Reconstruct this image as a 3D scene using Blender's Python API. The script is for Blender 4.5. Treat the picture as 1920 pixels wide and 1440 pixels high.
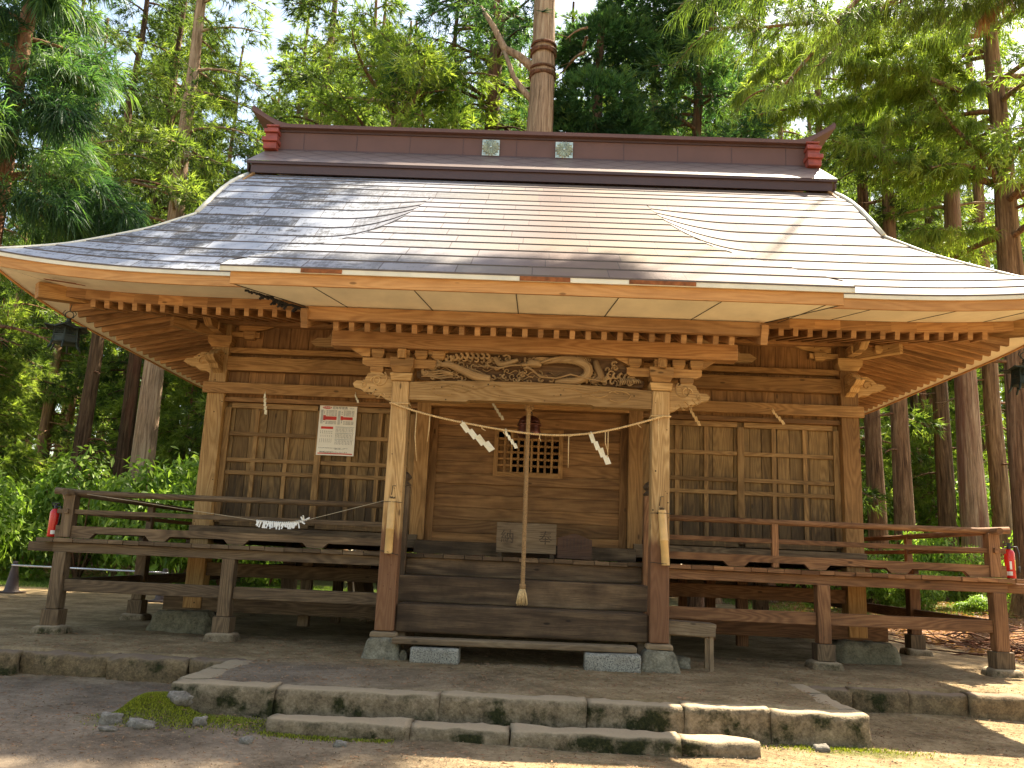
import bpy, math, random
import numpy as np
from mathutils import Vector, Matrix
R = math.radians
random.seed(7)
scene = bpy.context.scene
for o in list(bpy.data.objects): bpy.data.objects.remove(o)

# ------------------------------------------------------------------ camera, sky, sun, exposure
CAMP = (0.019, -9.353, 1.092)
yaw, pitch, roll = -0.0246, 0.2015, 0.0433
fw = Vector((math.sin(yaw)*math.cos(pitch), math.cos(yaw)*math.cos(pitch), math.sin(pitch)))
r0 = Vector((math.cos(yaw), -math.sin(yaw), 0)); u0 = r0.cross(fw)
rr = r0*math.cos(roll) + u0*math.sin(roll); uu = -r0*math.sin(roll) + u0*math.cos(roll)
cam_d = bpy.data.cameras.new('camera'); cam = bpy.data.objects.new('camera', cam_d)
scene.collection.objects.link(cam)
M3 = Matrix((rr, uu, -fw)).transposed()
cam.matrix_world = Matrix.Translation(CAMP) @ M3.to_4x4()
cam_d.sensor_width = 36.0; cam_d.sensor_fit = 'HORIZONTAL'; cam_d.lens = 36*1586.85/1920
cam_d.clip_start = 0.05; cam_d.clip_end = 2000
scene.camera = cam

SUN_DIR = Vector((0.40, 0.40, 0.84)).normalized()       # towards the sun: high, behind the hall to the right
sun_el = math.asin(SUN_DIR.z); sun_az = math.atan2(SUN_DIR.x, SUN_DIR.y)
world = bpy.data.worlds.new('World'); scene.world = world; world.use_nodes = True
wn = world.node_tree.nodes; wl = world.node_tree.links
sky = wn.new('ShaderNodeTexSky'); sky.sky_type = 'NISHITA'; sky.sun_disc = False
sky.sun_elevation = sun_el; sky.sun_rotation = sun_az
sky.air_density = 1.0; sky.dust_density = 1.2; sky.ozone_density = 1.0
bg = wn['Background']; bg.inputs['Strength'].default_value = 0.11
tintn = wn.new('ShaderNodeMix'); tintn.data_type = 'RGBA'; tintn.blend_type = 'MULTIPLY'; tintn.inputs[0].default_value = 1.0
tintn.inputs[7].default_value = (1.12, 0.95, 0.76, 1)      # camera white balance set for open shade
wl.new(sky.outputs[0], tintn.inputs[6]); wl.new(tintn.outputs[2], bg.inputs['Color'])
sun_d = bpy.data.lights.new('sun', 'SUN'); sun_d.energy = 5.0; sun_d.angle = R(0.5); sun_d.color = (1.0, 0.90, 0.72)
sun = bpy.data.objects.new('sun', sun_d); scene.collection.objects.link(sun)
sun.rotation_euler = SUN_DIR.to_track_quat('Z', 'Y').to_euler()
scene.view_settings.view_transform = 'Standard'; scene.view_settings.look = 'None'
scene.view_settings.exposure = 2.2; scene.view_settings.gamma = 1.0
scene.cycles.max_bounces = 8; scene.cycles.diffuse_bounces = 5; scene.cycles.glossy_bounces = 3
scene.cycles.transmission_bounces = 5; scene.cycles.sample_clamp_indirect = 6.0
scene.cycles.use_denoising = True

# ------------------------------------------------------------------ material helpers
def newmat(name):
    m = bpy.data.materials.new(name); m.use_nodes = True
    return m, m.node_tree, m.node_tree.nodes['Principled BSDF']
def N(nt, t, **kw):
    n = nt.nodes.new(t)
    for k, v in kw.items():
        if k.startswith('i_'):
            key = k[2:]; key = int(key) if key.isdigit() else key
            n.inputs[key].default_value = v
        else: setattr(n, k, v)
    return n
def L(nt, a, b): nt.links.new(a, b)
def ramp(nt, fac, stops):
    r = nt.nodes.new('ShaderNodeValToRGB')
    while len(r.color_ramp.elements) < len(stops): r.color_ramp.elements.new(0.5)
    for e, (p, c) in zip(r.color_ramp.elements, stops):
        e.position = p; e.color = (*c, 1) if len(c) == 3 else c
    if fac is not None: nt.links.new(fac, r.inputs[0])
    return r
def math_(nt, op, a, b=None, c=None, clamp=False):
    n = nt.nodes.new('ShaderNodeMath'); n.operation = op; n.use_clamp = clamp
    for i, v in enumerate((a, b, c)):
        if v is None: continue
        if isinstance(v, (int, float)): n.inputs[i].default_value = v
        else: nt.links.new(v, n.inputs[i])
    return n.outputs[0]
def mixc(nt, f, a, b, mode='MIX'):
    n = nt.nodes.new('ShaderNodeMix'); n.data_type = 'RGBA'; n.blend_type = mode
    for s, v in ((0, f), (6, a), (7, b)):
        if isinstance(v, (int, float)): n.inputs[s].default_value = v
        elif isinstance(v, tuple): n.inputs[s].default_value = (*v, 1) if len(v) == 3 else v
        else: nt.links.new(v, n.inputs[s])
    return n.outputs[2]
def noise(nt, vec, scale, detail=4, rough=0.55, dist=0.0):
    n = N(nt, 'ShaderNodeTexNoise'); n.inputs['Scale'].default_value = scale
    n.inputs['Detail'].default_value = detail; n.inputs['Roughness'].default_value = rough
    n.inputs['Distortion'].default_value = dist
    if vec is not None: L(nt, vec, n.inputs['Vector'])
    return n.outputs['Fac']
def mapv(nt, vec, sc=(1,1,1), loc=(0,0,0)):
    n = N(nt, 'ShaderNodeMapping'); n.inputs['Scale'].default_value = sc; n.inputs['Location'].default_value = loc
    L(nt, vec, n.inputs['Vector']); return n.outputs[0]
def bump(nt, h, st, dist, bs):
    b = N(nt, 'ShaderNodeBump'); b.inputs['Strength'].default_value = st; b.inputs['Distance'].default_value = dist
    L(nt, h, b.inputs['Height']); L(nt, b.outputs[0], bs.inputs['Normal']); return b

def wood(name, light, mid, dark, grime=0.35, rough=0.75, rings=22, worm=False, stain=None, zdark=None):
    """grain runs along u of the UV map; contour lines of a stretched noise give cathedral grain"""
    m, nt, bs = newmat(name)
    uv = N(nt, 'ShaderNodeUVMap').outputs[0]
    cath = noise(nt, mapv(nt, uv, (0.45, 3.6, 1)), 1.0, 2, 0.45)
    band = math_(nt, 'SINE', math_(nt, 'MULTIPLY', cath, rings*6.28))
    band = math_(nt, 'MULTIPLY_ADD', band, 0.5, 0.5)
    fine = noise(nt, mapv(nt, uv, (3.5, 120, 1)), 1.0, 4, 0.7)
    broad = noise(nt, mapv(nt, uv, (0.9, 7, 1)), 1.0, 5, 0.6)
    g = math_(nt, 'ADD', math_(nt, 'MULTIPLY', band, 0.15), math_(nt, 'MULTIPLY', fine, 0.50))
    g = math_(nt, 'ADD', g, math_(nt, 'MULTIPLY', broad, 0.42))
    col = ramp(nt, g, [(0.30, dark), (0.52, mid), (0.76, light)]).outputs[0]
    geo = N(nt, 'ShaderNodeNewGeometry').outputs['Position']
    piece = noise(nt, mapv(nt, uv, (0.11, 0.17, 1)), 1.0, 1)       # every timber has its own tone
    pc = ramp(nt, piece, [(0.30, (0.58,0.56,0.55)), (0.50, (0.95,0.95,0.95)), (0.70, (1.28,1.24,1.18))]).outputs[0]
    col = mixc(nt, 1.0, col, pc, 'MULTIPLY')
    gr = noise(nt, geo, 2.3, 6, 0.65)
    col = mixc(nt, ramp(nt, gr, [(0.42, (0,0,0)), (0.72, (grime,)*3)]).outputs[0], col, tuple(c*0.28 for c in mid))
    # knots
    vo = N(nt, 'ShaderNodeTexVoronoi', feature='F1'); vo.inputs['Scale'].default_value = 1.0
    L(nt, mapv(nt, uv, (2.0, 5.5, 1)), vo.inputs['Vector'])
    kn = ramp(nt, vo.outputs['Distance'], [(0.05, (0.75,)*3), (0.09, (0,)*3)]).outputs[0]
    col = mixc(nt, kn, col, tuple(c*0.35 for c in dark))
    h = math_(nt, 'MULTIPLY_ADD', g, 1.0, 0.0)
    if worm:
        v2 = N(nt, 'ShaderNodeTexVoronoi', feature='F1'); v2.inputs['Scale'].default_value = 14
        v2.inputs['Randomness'].default_value = 1
        L(nt, geo, v2.inputs['Vector'])
        hole = ramp(nt, v2.outputs['Distance'], [(0.10, (1,1,1)), (0.16, (0,0,0))]).outputs[0]
        sel = ramp(nt, noise(nt, geo, 5, 2), [(0.50, (0,0,0)), (0.56, (1,1,1))]).outputs[0]
        hole = mixc(nt, 1.0, hole, sel, 'MULTIPLY')
        col = mixc(nt, hole, col, (0.02, 0.012, 0.006))
    if stain is not None:      # rain-blackened lower boards: streaks that rise from the bottom edge of the boards
        z0, z1, amt = stain
        sep = N(nt, 'ShaderNodeSeparateXYZ'); L(nt, geo, sep.inputs[0])
        zz = math_(nt, 'DIVIDE', math_(nt, 'SUBTRACT', sep.outputs[2], z0), z1-z0)
        st = noise(nt, mapv(nt, geo, (16, 16, 1.2)), 1.0, 4, 0.7)
        f = math_(nt, 'SUBTRACT', math_(nt, 'MULTIPLY', st, 2.1), math_(nt, 'ADD', zz, 0.35))
        f = math_(nt, 'MULTIPLY', f, 2.2, clamp=True)
        f = math_(nt, 'MULTIPLY', f, amt)
        col = mixc(nt, f, col, (0.022, 0.017, 0.013))
    if zdark is not None:      # pillar foot stained red-brown up to a wet line
        z0, c2 = zdark
        sep = N(nt, 'ShaderNodeSeparateXYZ'); L(nt, geo, sep.inputs[0])
        w = noise(nt, mapv(nt, geo, (9, 9, 1.5)), 1.0, 3)
        f = math_(nt, 'MULTIPLY', math_(nt, 'SUBTRACT', math_(nt, 'ADD', z0, math_(nt, 'MULTIPLY', w, 0.5)), sep.outputs[2]), 9, clamp=True)
        col = mixc(nt, math_(nt, 'MULTIPLY', f, 0.85), col, mixc(nt, g, tuple(c*0.4 for c in c2), c2))
    L(nt, col, bs.inputs['Base Color'])
    rg = math_(nt, 'MULTIPLY_ADD', broad, 0.25, rough-0.12, clamp=True); L(nt, rg, bs.inputs['Roughness'])
    bs.inputs['Specular IOR Level'].default_value = 0.25
    bump(nt, h, 0.55, 0.006, bs)
    return m

W_ORANGE = wood('wood_warm', (0.51,0.29,0.12), (0.365,0.187,0.070), (0.185,0.085,0.030), 0.30, rings=16)
W_MID    = wood('wood_weathered', (0.52,0.30,0.115), (0.36,0.19,0.065), (0.15,0.072,0.024), 0.40)
W_PALE   = wood('wood_pale', (0.66,0.44,0.20), (0.46,0.275,0.105), (0.20,0.105,0.038), 0.35, worm=True)
W_PILLAR = wood('wood_pillar', (0.68,0.47,0.23), (0.44,0.27,0.11), (0.22,0.12,0.045), 0.35, worm=True, zdark=(1.12, (0.20,0.082,0.042)))
W_PANEL  = wood('wood_panel', (0.36,0.24,0.105), (0.22,0.135,0.054), (0.085,0.048,0.02), 0.5, stain=(1.40, 2.6, 0.68))
W_LATT   = wood('wood_lattice', (0.44,0.28,0.12), (0.29,0.17,0.066), (0.12,0.065,0.026), 0.45, stain=(1.25, 2.0, 0.6))
W_DOOR   = wood('wood_door', (0.37,0.205,0.083), (0.24,0.122,0.045), (0.09,0.043,0.017), 0.45, rings=13)
W_STEP   = wood('wood_step', (0.27,0.18,0.10), (0.100,0.063,0.034), (0.022,0.015,0.010), 0.75, rings=5)
W_GREY   = wood('wood_grey', (0.25,0.175,0.10), (0.135,0.090,0.050), (0.042,0.027,0.016), 0.5)
W_RED    = wood('wood_red', (0.37,0.195,0.088), (0.21,0.100,0.044), (0.075,0.035,0.017), 0.5)
W_CGRND  = wood('wood_carving_ground', (0.22,0.125,0.055), (0.12,0.062,0.026), (0.045,0.022,0.010), 0.6)
W_CARVE  = wood('wood_carved', (0.50,0.33,0.16), (0.36,0.225,0.10), (0.18,0.10,0.042), 0.4)
W_PLANK  = wood('wood_plank', (0.40,0.30,0.18), (0.27,0.19,0.11), (0.12,0.08,0.045), 0.5)
W_SIGN   = wood('wood_sign', (0.20,0.115,0.075), (0.145,0.08,0.05), (0.08,0.04,0.025), 0.4)

def plain(name, col, rough=0.6, metal=0.0, var=0.25, sc=6, bmp=0.0, spec=0.5):
    m, nt, bs = newmat(name)
    geo = N(nt, 'ShaderNodeNewGeometry').outputs['Position']
    n = noise(nt, geo, sc, 5, 0.6)
    c = ramp(nt, n, [(0.3, tuple(x*(1-var) for x in col)), (0.7, tuple(min(1, x*(1+var)) for x in col))]).outputs[0]
    L(nt, c, bs.inputs['Base Color']); bs.inputs['Roughness'].default_value = rough; bs.inputs['Metallic'].default_value = metal
    bs.inputs['Specular IOR Level'].default_value = spec
    if bmp: bump(nt, n, 0.5, bmp, bs)
    return m
SOFFIT = plain('soffit_board', (0.78,0.69,0.50), 0.8, var=0.13, sc=2.2)
DRIP   = plain('drip_edge', (0.70,0.66,0.52), 0.5, var=0.12, sc=3)
def fascia_wood(): return wood('wood_fascia', (0.68,0.37,0.14), (0.56,0.285,0.10), (0.40,0.18,0.06), 0.15, rings=14)
W_FASCIA = fascia_wood()
RIDGE  = plain('ridge_metal', (0.125,0.060,0.045), 0.6, var=0.12, sc=2)
RIDGED = plain('ridge_metal_dark', (0.07,0.035,0.028), 0.4, var=0.1, sc=2)
REDT   = plain('ridge_end_paint', (0.27,0.055,0.035), 0.5, var=0.3, sc=12, bmp=0.004)
CREST  = plain('crest_metal', (0.50,0.55,0.46), 0.35, 0.6, var=0.35, sc=14)
RUST   = plain('rust', (0.23,0.075,0.02), 0.9, var=0.5, sc=14)
BLACK  = plain('black_debris', (0.012,0.010,0.009), 0.95)
BRONZE = plain('bronze', (0.014,0.024,0.018), 0.6, 0.2, var=0.3, sc=20)
COPPER = plain('copper_bell', (0.16,0.058,0.038), 0.32, 0.75, var=0.3, sc=9)
PAPER  = plain('paper', (0.82,0.78,0.66), 0.8, var=0.05)
SHIDEM = plain('streamer_paper', (0.74,0.68,0.50), 0.8, var=0.08, sc=9)
PAPERW = plain('paper_white', (0.86,0.86,0.83), 0.8, var=0.04)
INKB   = plain('ink_black', (0.02,0.02,0.02), 0.8)
INKR   = plain('ink_red', (0.55,0.035,0.02), 0.7)
INKG   = plain('ink_grey', (0.50,0.50,0.44), 0.8)
INKF   = plain('ink_faded', (0.045,0.035,0.028), 0.85)
INKW   = plain('ink_worn', (0.075,0.052,0.032), 0.9, var=0.7, sc=40)
FERED  = plain('extinguisher_red', (0.55,0.018,0.012), 0.25, var=0.08)
FEBLK  = plain('rubber_black', (0.015,0.015,0.015), 0.5)
FELAB  = plain('label_white', (0.75,0.74,0.68), 0.5, var=0.08)
FEYEL  = plain('label_yellow', (0.75,0.50,0.03), 0.5, var=0.05)
ROPE   = plain('straw_rope', (0.30,0.18,0.075), 0.9, var=0.35, sc=60, bmp=0.002)
CORD   = plain('straw_cord', (0.66,0.46,0.22), 0.9, var=0.3, sc=50)
STRING = plain('string', (0.45,0.38,0.26), 0.9)
BAMBOO = plain('bamboo', (0.62,0.38,0.13), 0.45, var=0.2, sc=5)
PIPE   = plain('pipe_grey', (0.55,0.56,0.60), 0.3, 0.5, var=0.05)
CONEM  = plain('cone_brown', (0.065,0.04,0.03), 0.6)
INSIDE = plain('dark_interior', (0.012,0.009,0.007), 0.95)
def granite(name, c1, c2, sc=70):
    m, nt, bs = newmat(name)
    geo = N(nt, 'ShaderNodeNewGeometry').outputs['Position']
    n = noise(nt, geo, sc, 3, 0.7); n2 = noise(nt, geo, 5, 4)
    c = ramp(nt, n, [(0.36, (0.03,0.03,0.03)), (0.45, c1), (0.62, c2)]).outputs[0]
    c = mixc(nt, ramp(nt, n2, [(0.45, (0,0,0)), (0.75, (0.55,)*3)]).outputs[0], c, (0.12,0.10,0.07))
    L(nt, c, bs.inputs['Base Color']); bs.inputs['Roughness'].default_value = 0.85; bump(nt, n, 0.5, 0.006, bs)
    return m
GRANITE = granite('granite', (0.22,0.205,0.165), (0.38,0.35,0.28))
def stone(name, c1, c2, moss=0.0, topc=None, zt=None):
    m, nt, bs = newmat(name)
    g = N(nt, 'ShaderNodeNewGeometry'); geo = g.outputs['Position']
    n = noise(nt, geo, 9, 8, 0.7); n3 = noise(nt, geo, 48, 4, 0.7)
    c = ramp(nt, math_(nt, 'ADD', math_(nt, 'MULTIPLY', n, 0.6), math_(nt, 'MULTIPLY', n3, 0.4)), [(0.34, tuple(x*0.35 for x in c1)), (0.5, c1), (0.68, c2)]).outputs[0]
    sep = N(nt, 'ShaderNodeSeparateXYZ'); L(nt, g.outputs['Normal'], sep.inputs[0])
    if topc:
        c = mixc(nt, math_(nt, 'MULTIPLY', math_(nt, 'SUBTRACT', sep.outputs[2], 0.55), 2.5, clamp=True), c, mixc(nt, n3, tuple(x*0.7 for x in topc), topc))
    if moss:
        mn = noise(nt, geo, 3.2, 6, 0.65)
        mf = ramp(nt, mn, [(0.62-0.22*moss, (0,0,0)), (0.72-0.22*moss, (1,1,1))]).outputs[0]
        side = math_(nt, 'SUBTRACT', 1.0, math_(nt, 'MULTIPLY', math_(nt, 'SUBTRACT', sep.outputs[2], 0.35), 2.0, clamp=True))
        mf = math_(nt, 'MULTIPLY', mf, side)
        mc = ramp(nt, n3, [(0.3, (0.010,0.012,0.004)), (0.6, (0.036,0.036,0.011)), (0.8, (0.10,0.078,0.024))]).outputs[0]
        c = mixc(nt, mf, c, mc)
    L(nt, c, bs.inputs['Base Color']); bs.inputs['Roughness'].default_value = 0.92; bs.inputs['Specular IOR Level'].default_value = 0.2
    bump(nt, math_(nt, 'ADD', n, math_(nt, 'MULTIPLY', n3, 0.5)), 0.8, 0.02, bs)
    return m
STONE_F = stone('stone_foundation', (0.17,0.15,0.095), (0.30,0.26,0.17))
STONE_P = stone('stone_pad', (0.20,0.175,0.12), (0.37,0.325,0.23))
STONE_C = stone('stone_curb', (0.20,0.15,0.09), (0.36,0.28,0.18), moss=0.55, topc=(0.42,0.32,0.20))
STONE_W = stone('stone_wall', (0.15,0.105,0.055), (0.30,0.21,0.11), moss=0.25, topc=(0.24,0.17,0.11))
ROCK    = stone('rock', (0.19,0.165,0.13), (0.37,0.33,0.27))

# ------------------------------------------------------------------ mesh builder
class MB:
    def __init__(s): s.v = []; s.f = []; s.uv = []; s.mi = []; s.cur = 0; s.sm = []; s.smooth = False
    def face(s, pts, uvs=None):
        b = len(s.v); s.v += [tuple(p) for p in pts]; s.f.append(list(range(b, b+len(pts))))
        s.uv.append(uvs if uvs else [(p[0], p[2]) for p in pts]); s.mi.append(s.cur); s.sm.append(s.smooth)
    def add(s, verts, faces, uvs):
        b = len(s.v); s.v += [tuple(p) for p in verts]
        for f, u in zip(faces, uvs):
            s.f.append([b+i for i in f]); s.uv.append(u); s.mi.append(s.cur); s.sm.append(s.smooth)
    def obox(s, c, size, X=(1,0,0), Y=(0,1,0), Z=(0,0,1), long=None, taper=1.0, ttop=None):
        c = Vector(c); X = Vector(X); Y = Vector(Y); Z = Vector(Z); h = [d/2 for d in size]
        if long is None: long = max(range(3), key=lambda i: size[i])
        vs = []; loc = []
        for k in (-1, 1):
            for j in (-1, 1):
                for i in (-1, 1):
                    t = (1.0 if k < 0 else taper); tx = ty = t
                    if ttop and k > 0: tx, ty = ttop
                    p = (i*h[0]*tx, j*h[1]*ty, k*h[2]); loc.append(p)
                    vs.append(c + X*p[0] + Y*p[1] + Z*p[2])
        fs = [(0,2,3,1), (4,5,7,6), (0,1,5,4), (2,6,7,3), (0,4,6,2), (1,3,7,5)]
        nax = [2,2,1,1,0,0]; ou, ov = random.random()*60, random.random()*40
        uvs = []
        for f, a in zip(fs, nax):
            if a == long: o = [i for i in range(3) if i != a]; uvs.append([(ou+loc[i][o[0]]*0.6, ov+loc[i][o[1]]*0.6) for i in f])
            else:
                b = [i for i in range(3) if i not in (a, long)][0]
                uvs.append([(ou+loc[i][long], ov+loc[i][b]+a*3.1) for i in f])
        s.add(vs, fs, uvs)
    def box(s, x0, x1, y0, y1, z0, z1, long=None):
        s.obox(((x0+x1)/2, (y0+y1)/2, (z0+z1)/2), (abs(x1-x0), abs(y1-y0), abs(z1-z0)), long=long)
    def beam(s, p, q, w, h, up=(0,0,1)):
        p = Vector(p); q = Vector(q); Y = (q-p); l = Y.length; Y.normalize()
        X = Y.cross(Vector(up)).normalized(); Z = X.cross(Y)
        s.obox((p+q)/2, (w, l, h), X, Y, Z, long=1)
    def tube(s, pts, rad, n=8, cap=True):
        pts = [Vector(p) for p in pts]; m = len(pts)
        if isinstance(rad, (int, float)): rad = [rad]*m
        vs = []; lens = [0]
        prevX = None
        for i, p in enumerate(pts):
            t = (pts[min(i+1, m-1)] - pts[max(i-1, 0)])
            t = t.normalized() if t.length > 1e-9 else Vector((0,0,1))
            if prevX is None:
                a = Vector((0,0,1)) if abs(t.z) < 0.9 else Vector((1,0,0)); X = t.cross(a).normalized()
            else:
                X = prevX - t*prevX.dot(t); X = X.normalized() if X.length > 1e-6 else t.cross(Vector((0,0,1))).normalized()
            Y = t.cross(X); prevX = X
            if i: lens.append(lens[-1] + (pts[i]-pts[i-1]).length)
            for k in range(n):
                a = 2*math.pi*k/n; vs.append(p + (X*math.cos(a) + Y*math.sin(a))*rad[i])
        fs = []; uvs = []; ou, ov = random.random()*60, random.random()*40; rm = max(rad)
        for i in range(m-1):
            for k in range(n):
                k2 = (k+1) % n; fs.append((i*n+k, i*n+k2, (i+1)*n+k2, (i+1)*n+k))
                va, vb = ov+k/n*6.28*rm, ov+(k+1)/n*6.28*rm
                uvs.append([(ou+lens[i], va), (ou+lens[i], vb), (ou+lens[i+1], vb), (ou+lens[i+1], va)])
        sm = s.smooth; s.smooth = True; s.add(vs, fs, uvs); s.smooth = sm
        if cap:
            b = len(s.v) - len(vs)
            for ring, rev in ((0, True), (m-1, False)):
                f = [b+ring*n+k for k in range(n)]
                if rev: f.reverse()
                s.f.append(f); s.uv.append([(ou+math.cos(k*6.28/n)*rm*0.5, ov+math.sin(k*6.28/n)*rm*0.5) for k in range(n)]); s.mi.append(s.cur); s.sm.append(False)
    def lathe(s, prof, c, n=20, axis=None):
        cx, cy, cz = c; vs = []; fs = []; uvs = []
        for (r, z) in prof:
            for k in range(n):
                a = 2*math.pi*k/n; vs.append((cx+r*math.cos(a), cy+r*math.sin(a), cz+z))
        for i in range(len(prof)-1):
            for k in range(n):
                k2 = (k+1) % n; fs.append((i*n+k, i*n+k2, (i+1)*n+k2, (i+1)*n+k))
                uvs.append([(prof[i][1], k/n), (prof[i][1], (k+1)/n), (prof[i+1][1], (k+1)/n), (prof[i+1][1], k/n)])
        sm = s.smooth; s.smooth = True; s.add(vs, fs, uvs); s.smooth = sm
    def prism(s, out, y0, y1, plane='xz', long=0):
        """outline (counter-clockwise list of 2-D points) extruded between y0 and y1 along the third axis"""
        n = len(out)
        def P(p, d): return (p[0], d, p[1]) if plane == 'xz' else ((d, p[0], p[1]) if plane == 'yz' else (p[0], p[1], d))
        ou, ov = random.random()*60, random.random()*40
        def U(p): return (ou+p[0], ov+p[1]) if long == 0 else (ou+p[1], ov+p[0])
        a = [P(p, y0) for p in out]; b = [P(p, y1) for p in out]
        # triangulate fan through bmesh tessellation
        from mathutils.geometry import tessellate_polygon
        tris = tessellate_polygon([[Vector((p[0], p[1], 0)) for p in out]])
        for t in tris:
            s.face([a[i] for i in t], [U(out[i]) for i in t]); s.face([b[i] for i in reversed(t)], [U(out[i]) for i in reversed(t)])
        acc = 0
        for i in range(n):
            j = (i+1) % n; d = math.dist(out[i], out[j])
            s.face([a[i], b[i], b[j], a[j]], [(ou+acc, ov), (ou+acc, ov+abs(y1-y0)), (ou+acc+d, ov+abs(y1-y0)), (ou+acc+d, ov)]); acc += d
    def build(s, name, mats, parent=None, bevel=0.0, local=False):
        me = bpy.data.meshes.new(name); me.from_pydata(s.v, [], s.f)
        uvl = me.uv_layers.new(name='UVMap'); flat = [c for f in s.uv for p in f for c in p[:2]]
        uvl.data.foreach_set('uv', flat)
        if not isinstance(mats, (list, tuple)): mats = [mats]
        for m in mats: me.materials.append(m)
        me.polygons.foreach_set('material_index', s.mi); me.polygons.foreach_set('use_smooth', s.sm)
        me.update()
        o = bpy.data.objects.new(name, me); scene.collection.objects.link(o)
        if parent is not None:
            o.parent = parent
            if not local and parent.type == 'EMPTY': o.matrix_parent_inverse = Matrix.Translation(-parent.location)
        if bevel:
            bv = o.modifiers.new('bevel', 'BEVEL'); bv.width = bevel; bv.segments = 2; bv.limit_method = 'ANGLE'; bv.angle_limit = R(40)
        return o
def sides(mb, name, mats, parent=None, bevel=0.0):
    """build the left and the right half of a builder as two parts"""
    for sgn in (-1, 1):
        b = MB()
        for f, uv_, mi_, sm_ in zip(mb.f, mb.uv, mb.mi, mb.sm):
            cx = sum(mb.v[i][0] for i in f)/len(f)
            if (cx < 0) == (sgn < 0): b.cur = mi_; b.smooth = sm_; b.face([mb.v[i] for i in f], uv_)
        if b.f:
            o = b.build(name, mats, parent)
            import bmesh
            bm = bmesh.new(); bm.from_mesh(o.data); bmesh.ops.remove_doubles(bm, verts=bm.verts, dist=1e-5); bm.to_mesh(o.data); bm.free()
            if bevel: bv = o.modifiers.new('bevel', 'BEVEL'); bv.width = bevel; bv.segments = 2; bv.limit_method = 'ANGLE'; bv.angle_limit = R(40)
def tag(o, label=None, cat=None, group=None, kind=None):
    if label: o['label'] = label
    if cat: o['category'] = cat
    if group: o['group'] = group
    if kind: o['kind'] = kind
    return o
def empty(name, loc, label, cat, group=None, rz=0):
    o = bpy.data.objects.new(name, None); scene.collection.objects.link(o)
    o.location = loc; o.rotation_euler = (0, 0, rz); o.empty_display_size = 0.2
    return tag(o, label, cat, group)
def mesh_np(name, V, F, mats, parent=None, attr=None, smooth=False, mi=None):
    """V (n,3) float, F (m,k) int"""
    me = bpy.data.meshes.new(name); k = F.shape[1]
    me.vertices.add(len(V)); me.vertices.foreach_set('co', np.ascontiguousarray(V, dtype=np.float32).ravel())
    me.loops.add(F.size); me.loops.foreach_set('vertex_index', np.ascontiguousarray(F, dtype=np.int32).ravel())
    me.polygons.add(len(F)); me.polygons.foreach_set('loop_start', np.arange(0, F.size, k, dtype=np.int32))
    me.polygons.foreach_set('loop_total', np.full(len(F), k, dtype=np.int32))
    if not isinstance(mats, (list, tuple)): mats = [mats]
    for m in mats: me.materials.append(m)
    if mi is not None: me.polygons.foreach_set('material_index', np.asarray(mi, dtype=np.int32))
    me.polygons.foreach_set('use_smooth', np.full(len(F), smooth))
    if attr is not None:
        a = me.attributes.new('tint', 'FLOAT', 'POINT'); a.data.foreach_set('value', attr.astype(np.float32))
    me.update(calc_edges=True)
    if name is None: return me
    o = bpy.data.objects.new(name, me); scene.collection.objects.link(o)
    if parent is not None: o.parent = parent
    return o

from mathutils import noise as mnoise
def rough_block(mb, x0, x1, y0, y1, z0, z1, cell=0.06, amp=0.014, seed=0, rnd=0.03, ax=None, taper=1.0):
    """a quarried block: subdivided box, rounded edges, noisy faces"""
    nx, ny, nz = [max(2, int(round((b-a)/cell))) for a, b in ((x0,x1),(y0,y1),(z0,z1))]
    idx = {}; vs = []; fs = []
    def vid(i, j, k):
        key = (i, j, k)
        if key not in idx:
            p = Vector((x0+(x1-x0)*i/nx, y0+(y1-y0)*j/ny, z0+(z1-z0)*k/nz))
            # round the edges
            d = [min(p.x-x0, x1-p.x), min(p.y-y0, y1-p.y), min(p.z-z0, z1-p.z)]
            near = sum(1 for a_ in range(3) if d[a_] < 1e-6 and a_ != ax); c = Vector(((x0+x1)/2, (y0+y1)/2, (z0+z1)/2))
            if near >= 2:
                for a in range(3):
                    if d[a] < 1e-6 and a != ax: p[a] += rnd*(0.45 if near == 2 else 0.6)*(1 if p[a] < c[a] else -1)
            tp = 1-(1-taper)*(p.z-z0)/(z1-z0); p.x = c.x+(p.x-c.x)*tp; p.y = c.y+(p.y-c.y)*tp
            q = p*5.0 + Vector((seed*7.1, seed*3.3, 0))
            p = p + mnoise.noise_vector(q)*amp + mnoise.noise_vector(q*3.1)*amp*0.5
            idx[key] = len(vs); vs.append(p)
        return idx[key]
    for i in range(nx):
        for j in range(ny):
            fs.append((vid(i,j,0), vid(i,j+1,0), vid(i+1,j+1,0), vid(i+1,j,0))); fs.append((vid(i,j,nz), vid(i+1,j,nz), vid(i+1,j+1,nz), vid(i,j+1,nz)))
    for i in range(nx):
        for k in range(nz):
            fs.append((vid(i,0,k), vid(i+1,0,k), vid(i+1,0,k+1), vid(i,0,k+1))); fs.append((vid(i,ny,k), vid(i,ny,k+1), vid(i+1,ny,k+1), vid(i+1,ny,k)))
    for j in range(ny):
        for k in range(nz):
            fs.append((vid(0,j,k), vid(0,j,k+1), vid(0,j+1,k+1), vid(0,j+1,k))); fs.append((vid(nx,j,k), vid(nx,j+1,k), vid(nx,j+1,k+1), vid(nx,j,k+1)))
    sm = mb.smooth; mb.smooth = True; mb.add(vs, fs, [[(vs[i][0], vs[i][1]) for i in f] for f in fs]); mb.smooth = sm
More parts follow.
